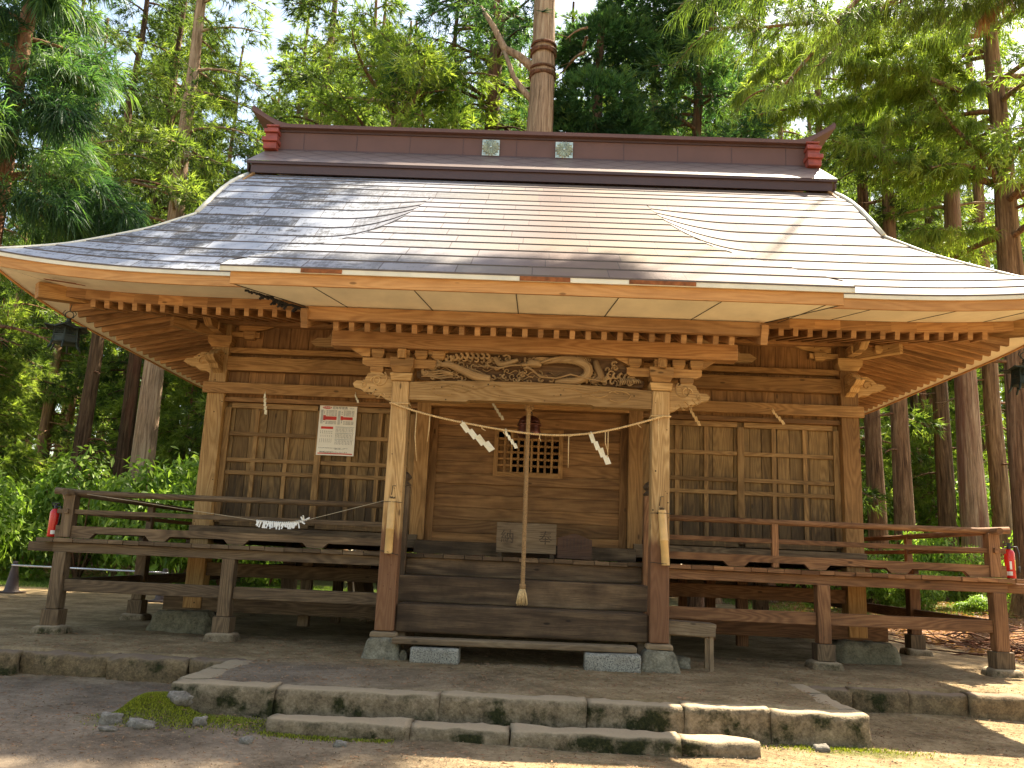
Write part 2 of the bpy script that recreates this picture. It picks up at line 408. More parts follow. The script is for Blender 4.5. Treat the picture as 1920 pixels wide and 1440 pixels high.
def rock(mb, c, r, seed=0, n=14, m=10, amp=0.35, flat=None):
    vs = []; fs = []
    for j in range(m+1):
        th = math.pi*j/m
        for i in range(n):
            ph = 2*math.pi*i/n; d = Vector((math.sin(th)*math.cos(ph), math.sin(th)*math.sin(ph), math.cos(th)))
            k = 1 + amp*mnoise.noise(d*1.6+Vector((seed*5.3, seed, 0))) + amp*0.35*mnoise.noise(d*5+Vector((seed, 3, 1)))
            e = Vector((abs(d.x)**0.75*math.copysign(1,d.x), abs(d.y)**0.75*math.copysign(1,d.y), abs(d.z)**0.75*math.copysign(1,d.z)))
            p = Vector((e.x*r[0]*k, e.y*r[1]*k, e.z*r[2]*k))
            if flat is not None and p.z > flat: p.z = flat + (p.z-flat)*0.15
            vs.append(Vector(c)+p)
    for j in range(m):
        for i in range(n):
            i2 = (i+1) % n; fs.append((j*n+i, (j+1)*n+i, (j+1)*n+i2, j*n+i2))
    sm = mb.smooth; mb.smooth = True; mb.add(vs, fs, [[(0,0)]*4]*len(fs)); mb.smooth = sm

# ------------------------------------------------------------------ ground
def sst(a, b, x):
    t = min(1, max(0, (x-a)/(b-a))); return t*t*(3-2*t)
def gz(x, y):
    n = mnoise.noise(Vector((x*0.9, y*0.9, 0)))*0.025 + mnoise.noise(Vector((x*3.1, y*3.1, 2)))*0.010 + mnoise.noise(Vector((x*9, y*9, 5)))*0.004
    hi = max(sst(-0.64, -0.56, y), sst(-2.68, -2.62, x)*sst(-2.68, -2.62, -x)*sst(-2.10, -2.04, y))
    if y < 0.3: hi_z = -0.005
    else: hi_z = 0.0
    lo = -0.31 + 0.05*sst(-4.6, -2.6, y) + n
    d = math.hypot((x+2.80)/0.24, (y+2.48)/0.20); lo += 0.17*math.exp(-d*d*d)
    d = math.hypot((x+2.4)/0.9, (y+2.6)/0.35); lo += 0.04*math.exp(-d*d)
    lo -= 0.025*math.exp(-((y+2.8)/0.25)**2)*sst(-2.2, -1.9, x)*sst(-2.4, -1.9, -x)
    lo += 0.035*sst(-1.2, -0.6, y)
    z = lo*(1-hi) + (hi_z + n*0.45)*hi
    if hi > 0.5:
        far = math.hypot(x, y-4)
        z += 0.5*sst(14, 34, far)*(0.6+mnoise.noise(Vector((x*0.12, y*0.12, 9))))
        if x < -8 : z += 0.55*math.exp(-(((x+14.0)/3.2)**2 + ((y-17)/1.6)**2))
        if x > 6: z += 0.40*sst(7, 9.5, x)*sst(3, 9, y)*(0.6+0.5*mnoise.noise(Vector((x*0.5, y*0.5, 4)))) - 0.25*math.exp(-((x-8.2)/0.9)**2)*sst(-0.5, 1.0, y)*sst(-9, -6, -y)
        z -= 0.02*sst(1, 2, y)*(1 if abs(x) < 4.4 else 0)
    return z
def axis(segs):
    out = []
    for a, b, st in segs:
        k = max(1, int(round((b-a)/st))); out += [a+(b-a)*i/k for i in range(k)]
    out.append(segs[-1][1]); return out
GX = axis([(-320,-60,26),(-60,-20,4),(-20,-8,0.6),(-8,-5,0.2),(-5,-2.9,0.07),(-2.9,-2.5,0.035),(-2.5,2.5,0.08),(2.5,2.9,0.035),(2.9,6,0.08),(6,12,0.2),(12,24,0.7),(24,60,4),(60,320,26)])
GY = axis([(-60,-12,6),(-12,-6,0.5),(-6,-3.6,0.15),(-3.6,-2.2,0.06),(-2.2,-2.0,0.03),(-2.0,-0.7,0.07),(-0.7,-0.5,0.03),(-0.5,4,0.12),(4,10,0.25),(10,24,0.6),(24,60,3),(60,420,30)])
gv = np.array([(x, y, gz(x, y)) for y in GY for x in GX]); nx = len(GX)
gf = np.array([(j*nx+i, j*nx+i+1, (j+1)*nx+i+1, (j+1)*nx+i) for j in range(len(GY)-1) for i in range(nx-1)])
m, nt, bs = newmat('ground_earth')
geo = N(nt, 'ShaderNodeNewGeometry').outputs['Position']; sep = N(nt, 'ShaderNodeSeparateXYZ'); L(nt, geo, sep.inputs[0])
X, Y = sep.outputs[0], sep.outputs[1]
n1 = noise(nt, geo, 1.7, 10, 0.68); n2 = noise(nt, geo, 14, 8, 0.75); n3 = noise(nt, geo, 90, 3, 0.7)
dirt = ramp(nt, math_(nt, 'ADD', math_(nt, 'MULTIPLY', n1, 0.6), math_(nt, 'MULTIPLY', n2, 0.4)), [(0.34, (0.090,0.060,0.028)), (0.48, (0.25,0.175,0.088)), (0.64, (0.46,0.34,0.19))]).outputs[0]
grey = ramp(nt, math_(nt, 'ADD', math_(nt, 'MULTIPLY', n1, 0.6), math_(nt, 'MULTIPLY', n2, 0.4)), [(0.34, (0.085,0.062,0.040)), (0.48, (0.20,0.152,0.105)), (0.64, (0.34,0.265,0.185))]).outputs[0]
def band(v, a, b): return math_(nt, 'DIVIDE', math_(nt, 'SUBTRACT', v, a), b-a, clamp=True)
low = math_(nt, 'MULTIPLY', band(math_(nt, 'ADD', Y, math_(nt, 'MULTIPLY', n1, 0.5)), -0.2, -0.8), band(X, 0.5, -2.0))
c = mixc(nt, low, dirt, grey)
chips = ramp(nt, n3, [(0.62, (0,0,0)), (0.70, (0.6,)*3)]).outputs[0]
c = mixc(nt, chips, c, (0.42,0.27,0.16))
litter = ramp(nt, noise(nt, geo, 22, 5, 0.75), [(0.36, (0.07,0.035,0.018)), (0.5, (0.26,0.125,0.055)), (0.66, (0.45,0.26,0.13))]).outputs[0]
lf = math_(nt, 'MULTIPLY', band(math_(nt, 'ADD', X, n1), 6.8, 8.0), band(Y, 2.5, 6.0))
lf2 = math_(nt, 'MULTIPLY', band(Y, 22.0, 26.0), 1.0)
lf = math_(nt, 'MAXIMUM', lf, lf2)
c = mixc(nt, lf, c, litter)
grass = ramp(nt, noise(nt, geo, 16, 5, 0.7), [(0.35, (0.035,0.075,0.012)), (0.6, (0.10,0.17,0.03)), (0.75, (0.17,0.20,0.06))]).outputs[0]
gm = math_(nt, 'ADD', band(X, -6.5, -8.5), band(X, 9.0, 12.0), clamp=True)
gm = math_(nt, 'MULTIPLY', gm, math_(nt, 'MULTIPLY', band(Y, 9.0, 10.5), band(math_(nt, 'ADD', n1, math_(nt, 'MULTIPLY', n2, 0.4)), 0.56, 0.68)))
c = mixc(nt, gm, c, grass)
gy = math_(nt, 'MULTIPLY', band(Y, 9.3, 10.4), band(X, 5.0, 3.0)); gy = math_(nt, 'MULTIPLY', gy, band(Y, 26.0, 22.0))
c = mixc(nt, math_(nt, 'MULTIPLY', gy, 0.75), c, mixc(nt, n2, (0.10,0.14,0.035), (0.24,0.24,0.08)))
# moss in front of the stone steps
dx = math_(nt, 'DIVIDE', math_(nt, 'ADD', X, 2.55), 0.95); dy = math_(nt, 'DIVIDE', math_(nt, 'ADD', Y, 2.5), 0.42)
dd = math_(nt, 'ADD', math_(nt, 'MULTIPLY', dx, dx), math_(nt, 'MULTIPLY', dy, dy))
mm = band(math_(nt, 'ADD', dd, math_(nt, 'MULTIPLY', n2, 1.9)), 1.9, 0.9)
dx2 = math_(nt, 'DIVIDE', math_(nt, 'SUBTRACT', X, 2.6), 0.75); dy2 = math_(nt, 'DIVIDE', math_(nt, 'ADD', Y, 2.42), 0.22)
dd2 = math_(nt, 'ADD', math_(nt, 'MULTIPLY', dx2, dx2), math_(nt, 'MULTIPLY', dy2, dy2))
mm = math_(nt, 'MAXIMUM', mm, band(math_(nt, 'ADD', dd2, math_(nt, 'MULTIPLY', n2, 1.9)), 1.8, 1.1))
mossc = ramp(nt, noise(nt, geo, 60, 3, 0.7), [(0.35, (0.035,0.045,0.008)), (0.6, (0.12,0.125,0.02)), (0.75, (0.24,0.21,0.05))]).outputs[0]
c = mixc(nt, math_(nt, 'MULTIPLY', mm, 0.85), c, mossc)
L(nt, c, bs.inputs['Base Color']); bs.inputs['Roughness'].default_value = 0.95; bs.inputs['Specular IOR Level'].default_value = 0.15
bump(nt, math_(nt, 'ADD', math_(nt, 'MULTIPLY', n2, 1.0), math_(nt, 'MULTIPLY', n3, 0.35)), 0.9, 0.035, bs)
GROUND_M = m
tag(mesh_np('ground', gv, gf, m, smooth=True), kind='structure')

# stone curbs of the raised ground, each run one thing
def curb(name, label, cat, stones, mat, amp=0.016, group=None):
    mb = MB()
    for k, (x0, x1, y0, y1, z0, z1) in enumerate(stones):
        rough_block(mb, x0, x1, y0, y1, z0, z1, cell=0.055, amp=amp, seed=k+len(stones)*3+x0, rnd=0.022, ax=0 if (x1-x0) > (y1-y0) else 1)
    o = mb.build(name, mat); tag(o, label, cat, group); return o
xs = [-2.80, -1.95, -0.62, 0.55, 1.32, 2.0, 2.78]
curb('stone_curb', 'mossy long stone curb edging the raised earth in front of the stairs', 'curb',
     [(a+0.002, b-0.002, -2.24+0.01*math.sin(a*5), -1.97, -0.42, -0.008-0.008*(i%2)) for i, (a, b) in enumerate(zip(xs, xs[1:]))], STONE_C)
curb('stone_curb', 'pale stone curb running back from the mossy corner on the left', 'curb', [(-2.86, -2.55, -1.96, -1.35, -0.42, -0.012), (-2.86, -2.55, -1.345, -0.76, -0.42, -0.006)], STONE_C, 0.014)
curb('stone_curb', 'stone curb running back along the right edge of the raised earth', 'curb', [(2.52, 2.80, -1.96, -1.2, -0.42, -0.012), (2.54, 2.82, -1.195, -0.62, -0.42, -0.006)], STONE_C, 0.014)
curb('stone_step', 'low worn stone step of pale slabs in front of the mossy curb', 'stone step',
     [(a+0.003, b-0.003, -2.70+0.015*math.sin(a*7), -2.40, -0.42, -0.165-0.01*(i%2)) for i, (a, b) in enumerate(zip([-1.86,-0.80,-0.05,1.22,1.80], [-0.80,-0.05,1.22,1.80,1.81]) ) if b-a > 0.1], STONE_C, 0.018)
curb('retaining_wall', 'low earthy stone edge left of the steps beside the grey path', 'retaining wall',
     [(a, b-0.003, -0.80+0.05*math.sin(a*2.2), -0.50, -0.42, -0.012-0.02*abs(math.sin(a*3))) for a, b in zip([-12,-9.6,-7.6,-6.0,-4.9,-4.0,-3.2], [-9.6,-7.6,-6.0,-4.9,-4.0,-3.2,-2.58])], STONE_W, 0.035)
curb('retaining_wall', 'low brown stone edge right of the steps, its far end in sunlight', 'retaining wall',
     [(a, b-0.004, -0.74+0.03*math.sin(a*2.2), -0.50, -0.42, -0.010-0.015*abs(math.sin(a*3))) for a, b in zip([2.6,3.2,3.75,4.32,4.9,5.6,6.6,8.2,10], [3.2,3.75,4.32,4.9,5.6,6.6,8.2,10,12])], STONE_W, 0.022)

# ------------------------------------------------------------------ the hall
HALL = empty('shrine_hall', (0, 4.1, 0), 'old wooden shrine hall with veranda, stairs and curved metal roof', 'shrine')
BX, BY, BD = 4.24, 1.89, 6.31        # wall line half width, front wall, back wall
EX, EY = 6.37, -0.12                 # eave half width, eave front
YC = 4.1
# --- roof profile
PY = [-0.12, 0.45, 1.13, 1.60, 2.10, 2.50, 3.00, 3.36]; PZ = [4.17, 4.58, 5.14, 5.60, 6.07, 6.42, 6.77, 7.00]
def prof(y): return float(np.interp(y, PY, PZ))
def upturn(x, y):
    d = max(0.0, (abs(x)-3.6)/(EX-3.6)); e = max(0, 1-(y-EY)/1.7)
    return 0.17*d**2.6*e
KY0, KZ0, KS = -1.22, 3.87, 0.671
def kplane(y): return KZ0 + KS*(y-KY0) if y < 1.9 else max(KZ0 + KS*(y-KY0), prof(y))
def crease(y): return float(np.interp(y, [-1.2,-0.9,-0.6,-0.35,0.1,0.8,1.8,2.12], [3.2,3.0,2.72,2.4,2.08,1.79,1.63,1.58]))
def main_ext(y): return prof(y) if y >= EY else KZ0 + (PZ[0]-KZ0)*(y-KY0)/(EY-KY0)
def roofz(x, y):
    z = main_ext(y) + upturn(x, max(y, EY)); ax = abs(x); c = crease(y)
    if y < 2.05:
        k = kplane(y)
        if k > z:
            if ax <= c: return k
            t = (ax-c)/1.15
            if t < 1: z += (k-z)*(1-t)**2.2
    return z
def roofmat(name, tw=0.78):
    m, nt, bs = newmat(name)
    uv = N(nt, 'ShaderNodeUVMap').outputs[0]; s = N(nt, 'ShaderNodeSeparateXYZ'); L(nt, uv, s.inputs[0])
    geo = N(nt, 'ShaderNodeNewGeometry').outputs['Position']
    row = math_(nt, 'FLOOR', s.outputs[1]); off = math_(nt, 'FRACT', math_(nt, 'MULTIPLY', math_(nt, 'SINE', math_(nt, 'MULTIPLY', row, 12.99)), 43758.5))
    col_ = math_(nt, 'ADD', math_(nt, 'DIVIDE', s.outputs[0], tw), off)
    tid = math_(nt, 'FLOOR', col_); fr = math_(nt, 'FRACT', col_)
    wn_ = N(nt, 'ShaderNodeTexWhiteNoise', noise_dimensions='2D'); cv = N(nt, 'ShaderNodeCombineXYZ'); L(nt, tid, cv.inputs[0]); L(nt, row, cv.inputs[1]); L(nt, cv.outputs[0], wn_.inputs['Vector'])
    rnd = wn_.outputs['Value']
    n1 = noise(nt, mapv(nt, geo, (4.5, 14, 14)), 1.0, 6, 0.75); n0 = noise(nt, geo, 0.5, 3)
    n2 = noise(nt, mapv(nt, geo, (34, 7, 7)), 1.0, 4, 0.7)
    c = mixc(nt, rnd, (0.125,0.080,0.064), (0.158,0.110,0.088))
    yel = ramp(nt, math_(nt, 'ADD', math_(nt, 'MULTIPLY', rnd, 0.25), n0), [(0.62, (0,0,0)), (0.85, (0.7,)*3)]).outputs[0]
    c = mixc(nt, yel, c, (0.175,0.132,0.072))
    # flaked paint, dark metal showing; pale left coat painted to brighten the shaded side
    sg = N(nt, 'ShaderNodeSeparateXYZ'); L(nt, geo, sg.inputs[0])
    left = math_(nt, 'DIVIDE', math_(nt, 'ADD', sg.outputs[0], -0.2), -3.2, clamp=True)
    fl = math_(nt, 'ADD', math_(nt, 'MULTIPLY', n1, 0.55), math_(nt, 'ADD', math_(nt, 'MULTIPLY', n2, 0.3), math_(nt, 'MULTIPLY', rnd, 0.12)))
    fl = ramp(nt, fl, [(0.47, (0,0,0)), (0.54, (1,1,1))]).outputs[0]
    chalk_lift = mixc(nt, rnd, (0.43,0.46,0.52), (0.36,0.39,0.45))
    c = mixc(nt, math_(nt, 'MULTIPLY', left, 0.8), c, chalk_lift)
    c = mixc(nt, math_(nt, 'MULTIPLY', math_(nt, 'MULTIPLY', left, 0.9), fl), c, (0.085,0.082,0.082))
    jt = math_(nt, 'LESS_THAN', math_(nt, 'MULTIPLY', fr, tw), 0.012)
    c = mixc(nt, math_(nt, 'MULTIPLY', jt, 0.8), c, (0.07,0.05,0.045))
    L(nt, c, bs.inputs['Base Color']); bs.inputs['Metallic'].default_value = 0.0
    bs.inputs['Specular IOR Level'].default_value = 0.16
    L(nt, math_(nt, 'MULTIPLY_ADD', rnd, 0.08, 0.66), bs.inputs['Roughness'])
    bump(nt, math_(nt, 'SUBTRACT', n1, math_(nt, 'MULTIPLY', jt, 1.0)), 0.3, 0.006, bs)
    return m
ROOFM = roofmat('roof_sheet')
def strip(mb, rowi, xs, zf, ylo, yhi, lip=0.015, mirror_x=None):
    """one course of roof sheets: lower edge stands lip above the course below, with a front lip face"""
    for a, b in zip(xs, xs[1:]):
        def P(x, y, l): return (x, y, zf(x, y)+l)
        p = [P(a, ylo, lip), P(b, ylo, lip), P(b, yhi, 0.0), P(a, yhi, 0.0)]
        mb.face(p, [(a, rowi+0.05), (b, rowi+0.05), (b, rowi+0.95), (a, rowi+0.95)])
        q = [P(a, ylo, -0.004), P(b, ylo, -0.004), P(b, ylo, lip), P(a, ylo, lip)]
        mb.cur = 1; mb.face(q, [(a, rowi)]*4); mb.cur = 0
LIPM = plain('roof_seam', (0.11,0.085,0.072), 0.7)
def hipx(y): return EX-(y-EY) if y < EY+(EX-4.74) else 4.74
mb = MB(); yb = [EY]
while yb[-1] < 3.30: yb.append(min(3.34, yb[-1]+0.236))
for i, (a, b) in enumerate(zip(yb, yb[1:])):
    for sx in (-1, 1):
        xo = hipx(a); xi = crease(a) if a < 2.1 else 0.0
        n = 36; xs = [xi + (xo-xi)*(k/n) for k in range(n+1)]
        for p, q in zip(xs, xs[1:]):
            pts = []
            def cl(x, y): return min(x, hipx(y)) if y > a else x
            def inn(x, y): return max(x, crease(y)) if (y < 2.1 and x == xi) else x
            l = 0.015
            v = [(inn(p,a), a, l), (q, a, l), (cl(q,b), b, 0), (cl(p,b) if p != xi else (crease(b) if b < 2.1 else xi), b, 0)]
            P4 = [(sx*x, y, roofz(x, y)+l_) for x, y, l_ in v]
            U4 = [(sx*x+(20 if sx > 0 else 0), i+(0.05 if k < 2 else 0.95)) for k, (x, y, l_) in enumerate(v)]
            Q4 = [(sx*p, a, roofz(p,a)-0.004), (sx*q, a, roofz(q,a)-0.004), (sx*q, a, roofz(q,a)+l), (sx*p, a, roofz(p,a)+l)]
            if sx < 0: P4.reverse(); U4.reverse(); Q4.reverse()
            mb.face(P4, U4); mb.cur = 1; mb.face(Q4); mb.cur = 0
mb.build('main_roof', [ROOFM, LIPM], HALL)
# porch roof (inside the crease, plus drooping wings in front of the main eave)
mb = MB(); yb = [KY0]
while yb[-1] < 2.2: yb.append(min(2.24, yb[-1]+0.2885))
KIN = 3.2
for i, (a, b) in enumerate(zip(yb, yb[1:])):
    xo = crease(a); n = 22
    for k in range(n):
        p = -xo+2*xo*k/n; q = -xo+2*xo*(k+1)/n; cb = crease(b)
        pb, qb = p*cb/xo, q*cb/xo; l = 0.015
        mb.face([(p,a,kplane(a)+l), (q,a,kplane(a)+l), (qb,b,kplane(b)), (pb,b,kplane(b))], [(p, i+50.05), (q, i+50.05), (qb, i+50.95), (pb, i+50.95)])
        mb.cur = 1; mb.face([(p,a,kplane(a)-.004), (q,a,kplane(a)-.004), (q,a,kplane(a)+l), (p,a,kplane(a)+l)]); mb.cur = 0
    if a < EY:
        bb = min(b, EY)
        for sx in (-1, 1):
            for k in range(8):
                f0, f1 = k/8, (k+1)/8
                ca, cb2 = crease(a), crease(bb)
                xa0, xa1 = ca+(KIN-ca)*f0, ca+(KIN-ca)*f1; xb0, xb1 = cb2+(KIN-cb2)*f0, cb2+(KIN-cb2)*f1
                P4 = [(sx*xa0, a, roofz(xa0,a)+.012), (sx*xa1, a, roofz(xa1,a)+.012), (sx*xb1, bb, roofz(xb1,bb)), (sx*xb0, bb, roofz(xb0,bb))]
                if sx < 0: P4.reverse()
                mb.face(P4, [(p_[0]+7, i+50.5) for p_ in P4])
mb.build('porch_roof', [ROOFM, LIPM], HALL)
# side slopes, back slope, gables
mb = MB()
for sx in (-1, 1):
    yb2 = [EY]
    while yb2[-1] < EY+(EX-4.74)-0.01: yb2.append(min(EY+(EX-4.74), yb2[-1]+0.236))
    for i, (a, b) in enumerate(zip(yb2, yb2[1:])):
        n = 24; xa, xb = EX-(a-EY), EX-(b-EY)
        for k in range(n):
            f0, f1 = k/n, (k+1)/n
            def yy(c, f): return c + (2*YC-2*c)*f
            def zz(x, c, y): return prof(c) + upturn(x, c)*0 + 0.17*max(0,(abs(y-YC)-1.6)/(YC-EY-1.6))**2.6*max(0, 1-(c-EY)/1.7)
            v = [(sx*xa, yy(a,f0), zz(xa,a,yy(a,f0))+.02), (sx*xa, yy(a,f1), zz(xa,a,yy(a,f1))+.02), (sx*xb, yy(b,f1), zz(xb,b,yy(b,f1))), (sx*xb, yy(b,f0), zz(xb,b,yy(b,f0)))]
            if sx < 0: v.reverse()
            mb.face(v, [(p_[1], i+80.5) for p_ in v])
for i, (a, b) in enumerate(zip(yb := [EY+0.236*k for k in range(15)], yb[1:])):
    n = 16; xa, xb = hipx(a), hipx(b)
    for k in range(n):
        f0, f1 = -1+2*k/n, -1+2*(k+1)/n
        v = [(xa*f1, 2*YC-a, prof(a)+.02), (xa*f0, 2*YC-a, prof(a)+.02), (xb*f0, 2*YC-b, prof(b)), (xb*f1, 2*YC-b, prof(b))]
        mb.face(v, [(p_[0], i+110.5) for p_ in v])
mb.build('rear_roof', [ROOFM, LIPM], HALL)
mb = MB()
for sx in (-1, 1):
    out = [(1.50, 5.45), (2*YC-1.5, 5.45), (2*YC-2.0, 5.97), (2*YC-2.9, 6.72), (YC, 7.62), (2.9, 6.72), (2.0, 5.97)]
    mb.prism(out, sx*4.60-0.02, sx*4.60+0.02, 'yz')
sides(mb, 'gable_wall', W_MID, HALL)
# verge boards of the gable (rounded white edge strip)
mb = MB(); mb.smooth = False
for sx in (-1, 1):
    for yf in (1, -1):
        pts = [(sx*4.70, YC+yf*(YC-y)*-1, prof(y)+0.015) for y in [1.55,1.9,2.3,2.7,3.0,3.3]]
        mb.tube(pts, 0.032, 8)
sides(mb, 'verge_trim', DRIP, HALL)
# hip ridges
mb = MB()
for sx in (-1, 1):
    pts = [(sx*(EX-(y-EY)+0.0), y, roofz(EX-(y-EY), y)+0.004) for y in np.linspace(EY, 1.55, 30)]
    mb.tube(pts, 0.022, 6)
sides(mb, 'hip_ridge', DRIP, HALL)
# upper roof with diamond sheets
m, nt, bs = newmat('diamond_sheet')
uv = N(nt, 'ShaderNodeUVMap').outputs[0]; s = N(nt, 'ShaderNodeSeparateXYZ'); L(nt, uv, s.inputs[0])
a_ = math_(nt, 'DIVIDE', s.outputs[0], 0.52); b_ = math_(nt, 'DIVIDE', s.outputs[1], 0.34)
d1 = math_(nt, 'ABSOLUTE', math_(nt, 'SUBTRACT', math_(nt, 'FRACT', math_(nt, 'ADD', a_, b_)), 0.5)); d2 = math_(nt, 'ABSOLUTE', math_(nt, 'SUBTRACT', math_(nt, 'FRACT', math_(nt, 'SUBTRACT', a_, b_)), 0.5))
ln = math_(nt, 'LESS_THAN', math_(nt, 'MINIMUM', d1, d2), 0.05)
ln = math_(nt, 'MULTIPLY', ln, math_(nt, 'GREATER_THAN', s.outputs[1], 0.12))
geo = N(nt, 'ShaderNodeNewGeometry').outputs['Position']
c = mixc(nt, noise(nt, geo, 3, 5), (0.155,0.108,0.090), (0.185,0.134,0.112)); c = mixc(nt, math_(nt, 'MULTIPLY', ln, 0.85), c, (0.09,0.055,0.045))
L(nt, c, bs.inputs['Base Color']); bs.inputs['Roughness'].default_value = 0.42; bs.inputs['Specular IOR Level'].default_value = 0.6
bump(nt, math_(nt, 'SUBTRACT', 1.0, ln), 0.4, 0.008, bs)
DIAM = m
UX = 4.72; mb = MB()
def up(y): return 7.17 + (y-3.20)*0.83
for sgn in (1, -1):
    ys = [3.20, 3.78]
    P4 = [(-UX, YC-sgn*(YC-ys[0]), up(ys[0])), (UX, YC-sgn*(YC-ys[0]), up(ys[0])), (UX-0.12, YC-sgn*(YC-ys[1]), up(ys[1])), (-UX+0.12, YC-sgn*(YC-ys[1]), up(ys[1]))]
    U4 = [(-UX, 0), (UX, 0), (UX-0.12, 0.75), (-UX+0.12, 0.75)]
    if sgn < 0: P4.reverse(); U4.reverse()
    mb.face(P4, U4)
mb.build('ridge_roof', DIAM, HALL)
mb = MB()
mb.box(-UX, UX, 3.205, 3.235, 7.125, 7.166); mb.box(-UX+0.07, UX-0.07, 3.24, 3.27, 6.98, 7.13)
for sx in (-1, 1): mb.box(sx*(UX-0.03), sx*(UX-0.005), 3.24, 2*YC-3.24, 7.02, 7.16); mb.box(sx*(UX-0.10), sx*(UX-0.07), 3.27, 2*YC-3.27, 6.95, 7.12)
mb.box(-UX+0.08, UX-0.08, 3.27, 3.60, 7.13, 7.15)
mb.build('ridge_roof_fascia', RIDGED, HALL)
RG = MB(); RG.box(-4.42, 4.42, 3.80, 4.40, 7.55, 8.02)
RG.cur = 1; RG.box(-4.42, 4.42, 3.765, 3.80, 7.57, 7.665); RG.box(-4.42, 4.42, 3.775, 3.80, 7.985, 8.03)
for x in np.arange(-4.0, 4.2, 0.9): RG.box(x-0.004, x+0.004, 3.795, 3.80, 7.67, 7.98)
RG.build('ridge_body', [RIDGE, RIDGED], HALL)
mb = MB()
def capz(x): return 8.03 + (0.0 if abs(x) < 4.25 else 0.34*((abs(x)-4.25)/0.66)**1.6)
xs = [-4.91,-4.8,-4.7,-4.6,-4.5,-4.4,-4.25] + [-3.5,-2.5,-1.5,-0.5,0.5,1.5,2.5,3.5] + [4.25,4.4,4.5,4.6,4.7,4.8,4.91]
for a, b in zip(xs, xs[1:]):
    for (y0, y1, za, zb) in ((3.70, 4.50, 0.0, 0.04), (3.74, 4.46, 0.04, 0.085)):
        def th(x): return zb if abs(x) < 4.3 else zb
        def bot(x): return 8.03+za if abs(x) < 4.42 else 8.03 + za + max(0, (abs(x)-4.42)/0.49)*0.30
        p = [(a,y0,bot(a)), (b,y0,bot(b)), (b,y1,bot(b)), (a,y1,bot(a))]; q = [(a,y0,capz(a)+zb), (b,y0,capz(b)+zb), (b,y1,capz(b)+zb), (a,y1,capz(a)+zb)]
        mb.face(q); mb.face(p[::-1]); mb.face([p[0],p[1],q[1],q[0]]); mb.face([p[2],p[3],q[3],q[2]])
        if a == xs[0]: mb.face([p[3],p[0],q[0],q[3]])
        if b == xs[-1]: mb.face([p[1],p[2],q[2],q[1]])
mb.build('ridge_cap', RIDGE, HALL)
for sx in (-1, 1):
    mb = MB(); x0 = sx*4.52
    for (w, z0, z1, yo) in ((0.22,7.60,7.72,3.62),(0.26,7.72,7.80,3.58),(0.20,7.80,7.90,3.66),(0.24,7.90,7.965,3.62),(0.19,7.965,8.03,3.70),(0.22,8.03,8.07,3.68)):
        mb.box(x0-w/2, x0+w/2, yo, 4.42, z0, z1-0.003)
    mb.build('ridge_end', REDT, HALL, bevel=0.01)
for cx in (-0.83, 0.40):
    mb = MB(); mb.box(cx-0.145, cx+0.145, 3.755, 3.775, 7.66, 7.945)
    mb.smooth = False
    for k in range(16):
        a = 2*math.pi*k/16 + math.pi/16; d = (math.sin(a), math.cos(a)); n_ = (d[1], -d[0])
        c0 = (cx+d[0]*0.02, 7.805+d[1]*0.02)
        def Q(r, w, y): return (cx+d[0]*r+n_[0]*w, y, 7.805+d[1]*r+n_[1]*w)
        mb.face([Q(0.015,0,3.728), Q(0.115,-0.022,3.745), Q(0.142,-0.014,3.75), Q(0.152,0,3.745), Q(0.125,0,3.715)])
        mb.face([Q(0.015,0,3.728), Q(0.125,0,3.715), Q(0.152,0,3.745), Q(0.142,0.014,3.75), Q(0.115,0.022,3.745)])
    mb.lathe([(0.0,0.0)], (cx,3.72,7.8)); rock(mb, (cx,3.728,7.805), (0.02,0.012,0.02), amp=0)
    mb.build('chrysanthemum_crest', CREST, HALL)

# --- eaves: drip edge, fascia, soffit
def edge_run(mb, pts, inw, z_off0, z_off1, thick):
    """vertical board along pts (x,y,ztop) ; inw = inward direction"""
    for (p, q) in zip(pts, pts[1:]):
        for (d0, d1) in ((0, thick),):
            a0 = Vector((p[0], p[1], p[2]+z_off0)); b0 = Vector((q[0], q[1], q[2]+z_off0)); a1 = Vector((p[0], p[1], p[2]+z_off1)); b1 = Vector((q[0], q[1], q[2]+z_off1))
            I = Vector(inw)*thick; l = (b0-a0).length; u = p[0]+p[1]
            mb.face([a1, b1, b0, a0], [(u,0), (u+l,0), (u+l,.12), (u,.12)]); mb.face([a0+I, b0+I, b1+I, a1+I], [(u,1), (u+l,1), (u+l,1.12), (u,1.12)])
            mb.face([a1, a1+I, b1+I, b1], [(u,2), (u,2.03), (u+l,2.03), (u+l,2)]); mb.face([a0+I, a0, b0, b0+I], [(u,2), (u,2.03), (u+l,2.03), (u+l,2)])
xsL = list(np.linspace(-EX, -3.1, 22)); xsR = list(np.linspace(3.1, EX, 22))
def ez(x): return PZ[0] + upturn(x, EY)
md, mw = MB(), MB()
for xs_ in (xsL, xsR):
    edge_run(md, [(x, EY+0.004, ez(x)) for x in xs_], (0,1,0), 0.004, -0.048, 0.02)
    edge_run(mw, [(x, EY+0.03, ez(x)) for x in xs_], (0,1,0), -0.044, -0.165, 0.03)
for sx in (-1, 1):
    ys_ = list(np.linspace(EY, 2*YC-EY, 40)); 
    def sz(y): return PZ[0] + 0.17*max(0,(abs(y-YC)-1.6)/(YC-EY-1.6))**2.6
    edge_run(md, [(sx*(EX-0.004), y, sz(y)) for y in ys_], (-sx,0,0), 0.004, -0.048, 0.02)
    edge_run(mw, [(sx*(EX-0.03), y, sz(y)) for y in ys_], (-sx,0,0), -0.044, -0.165, 0.03)
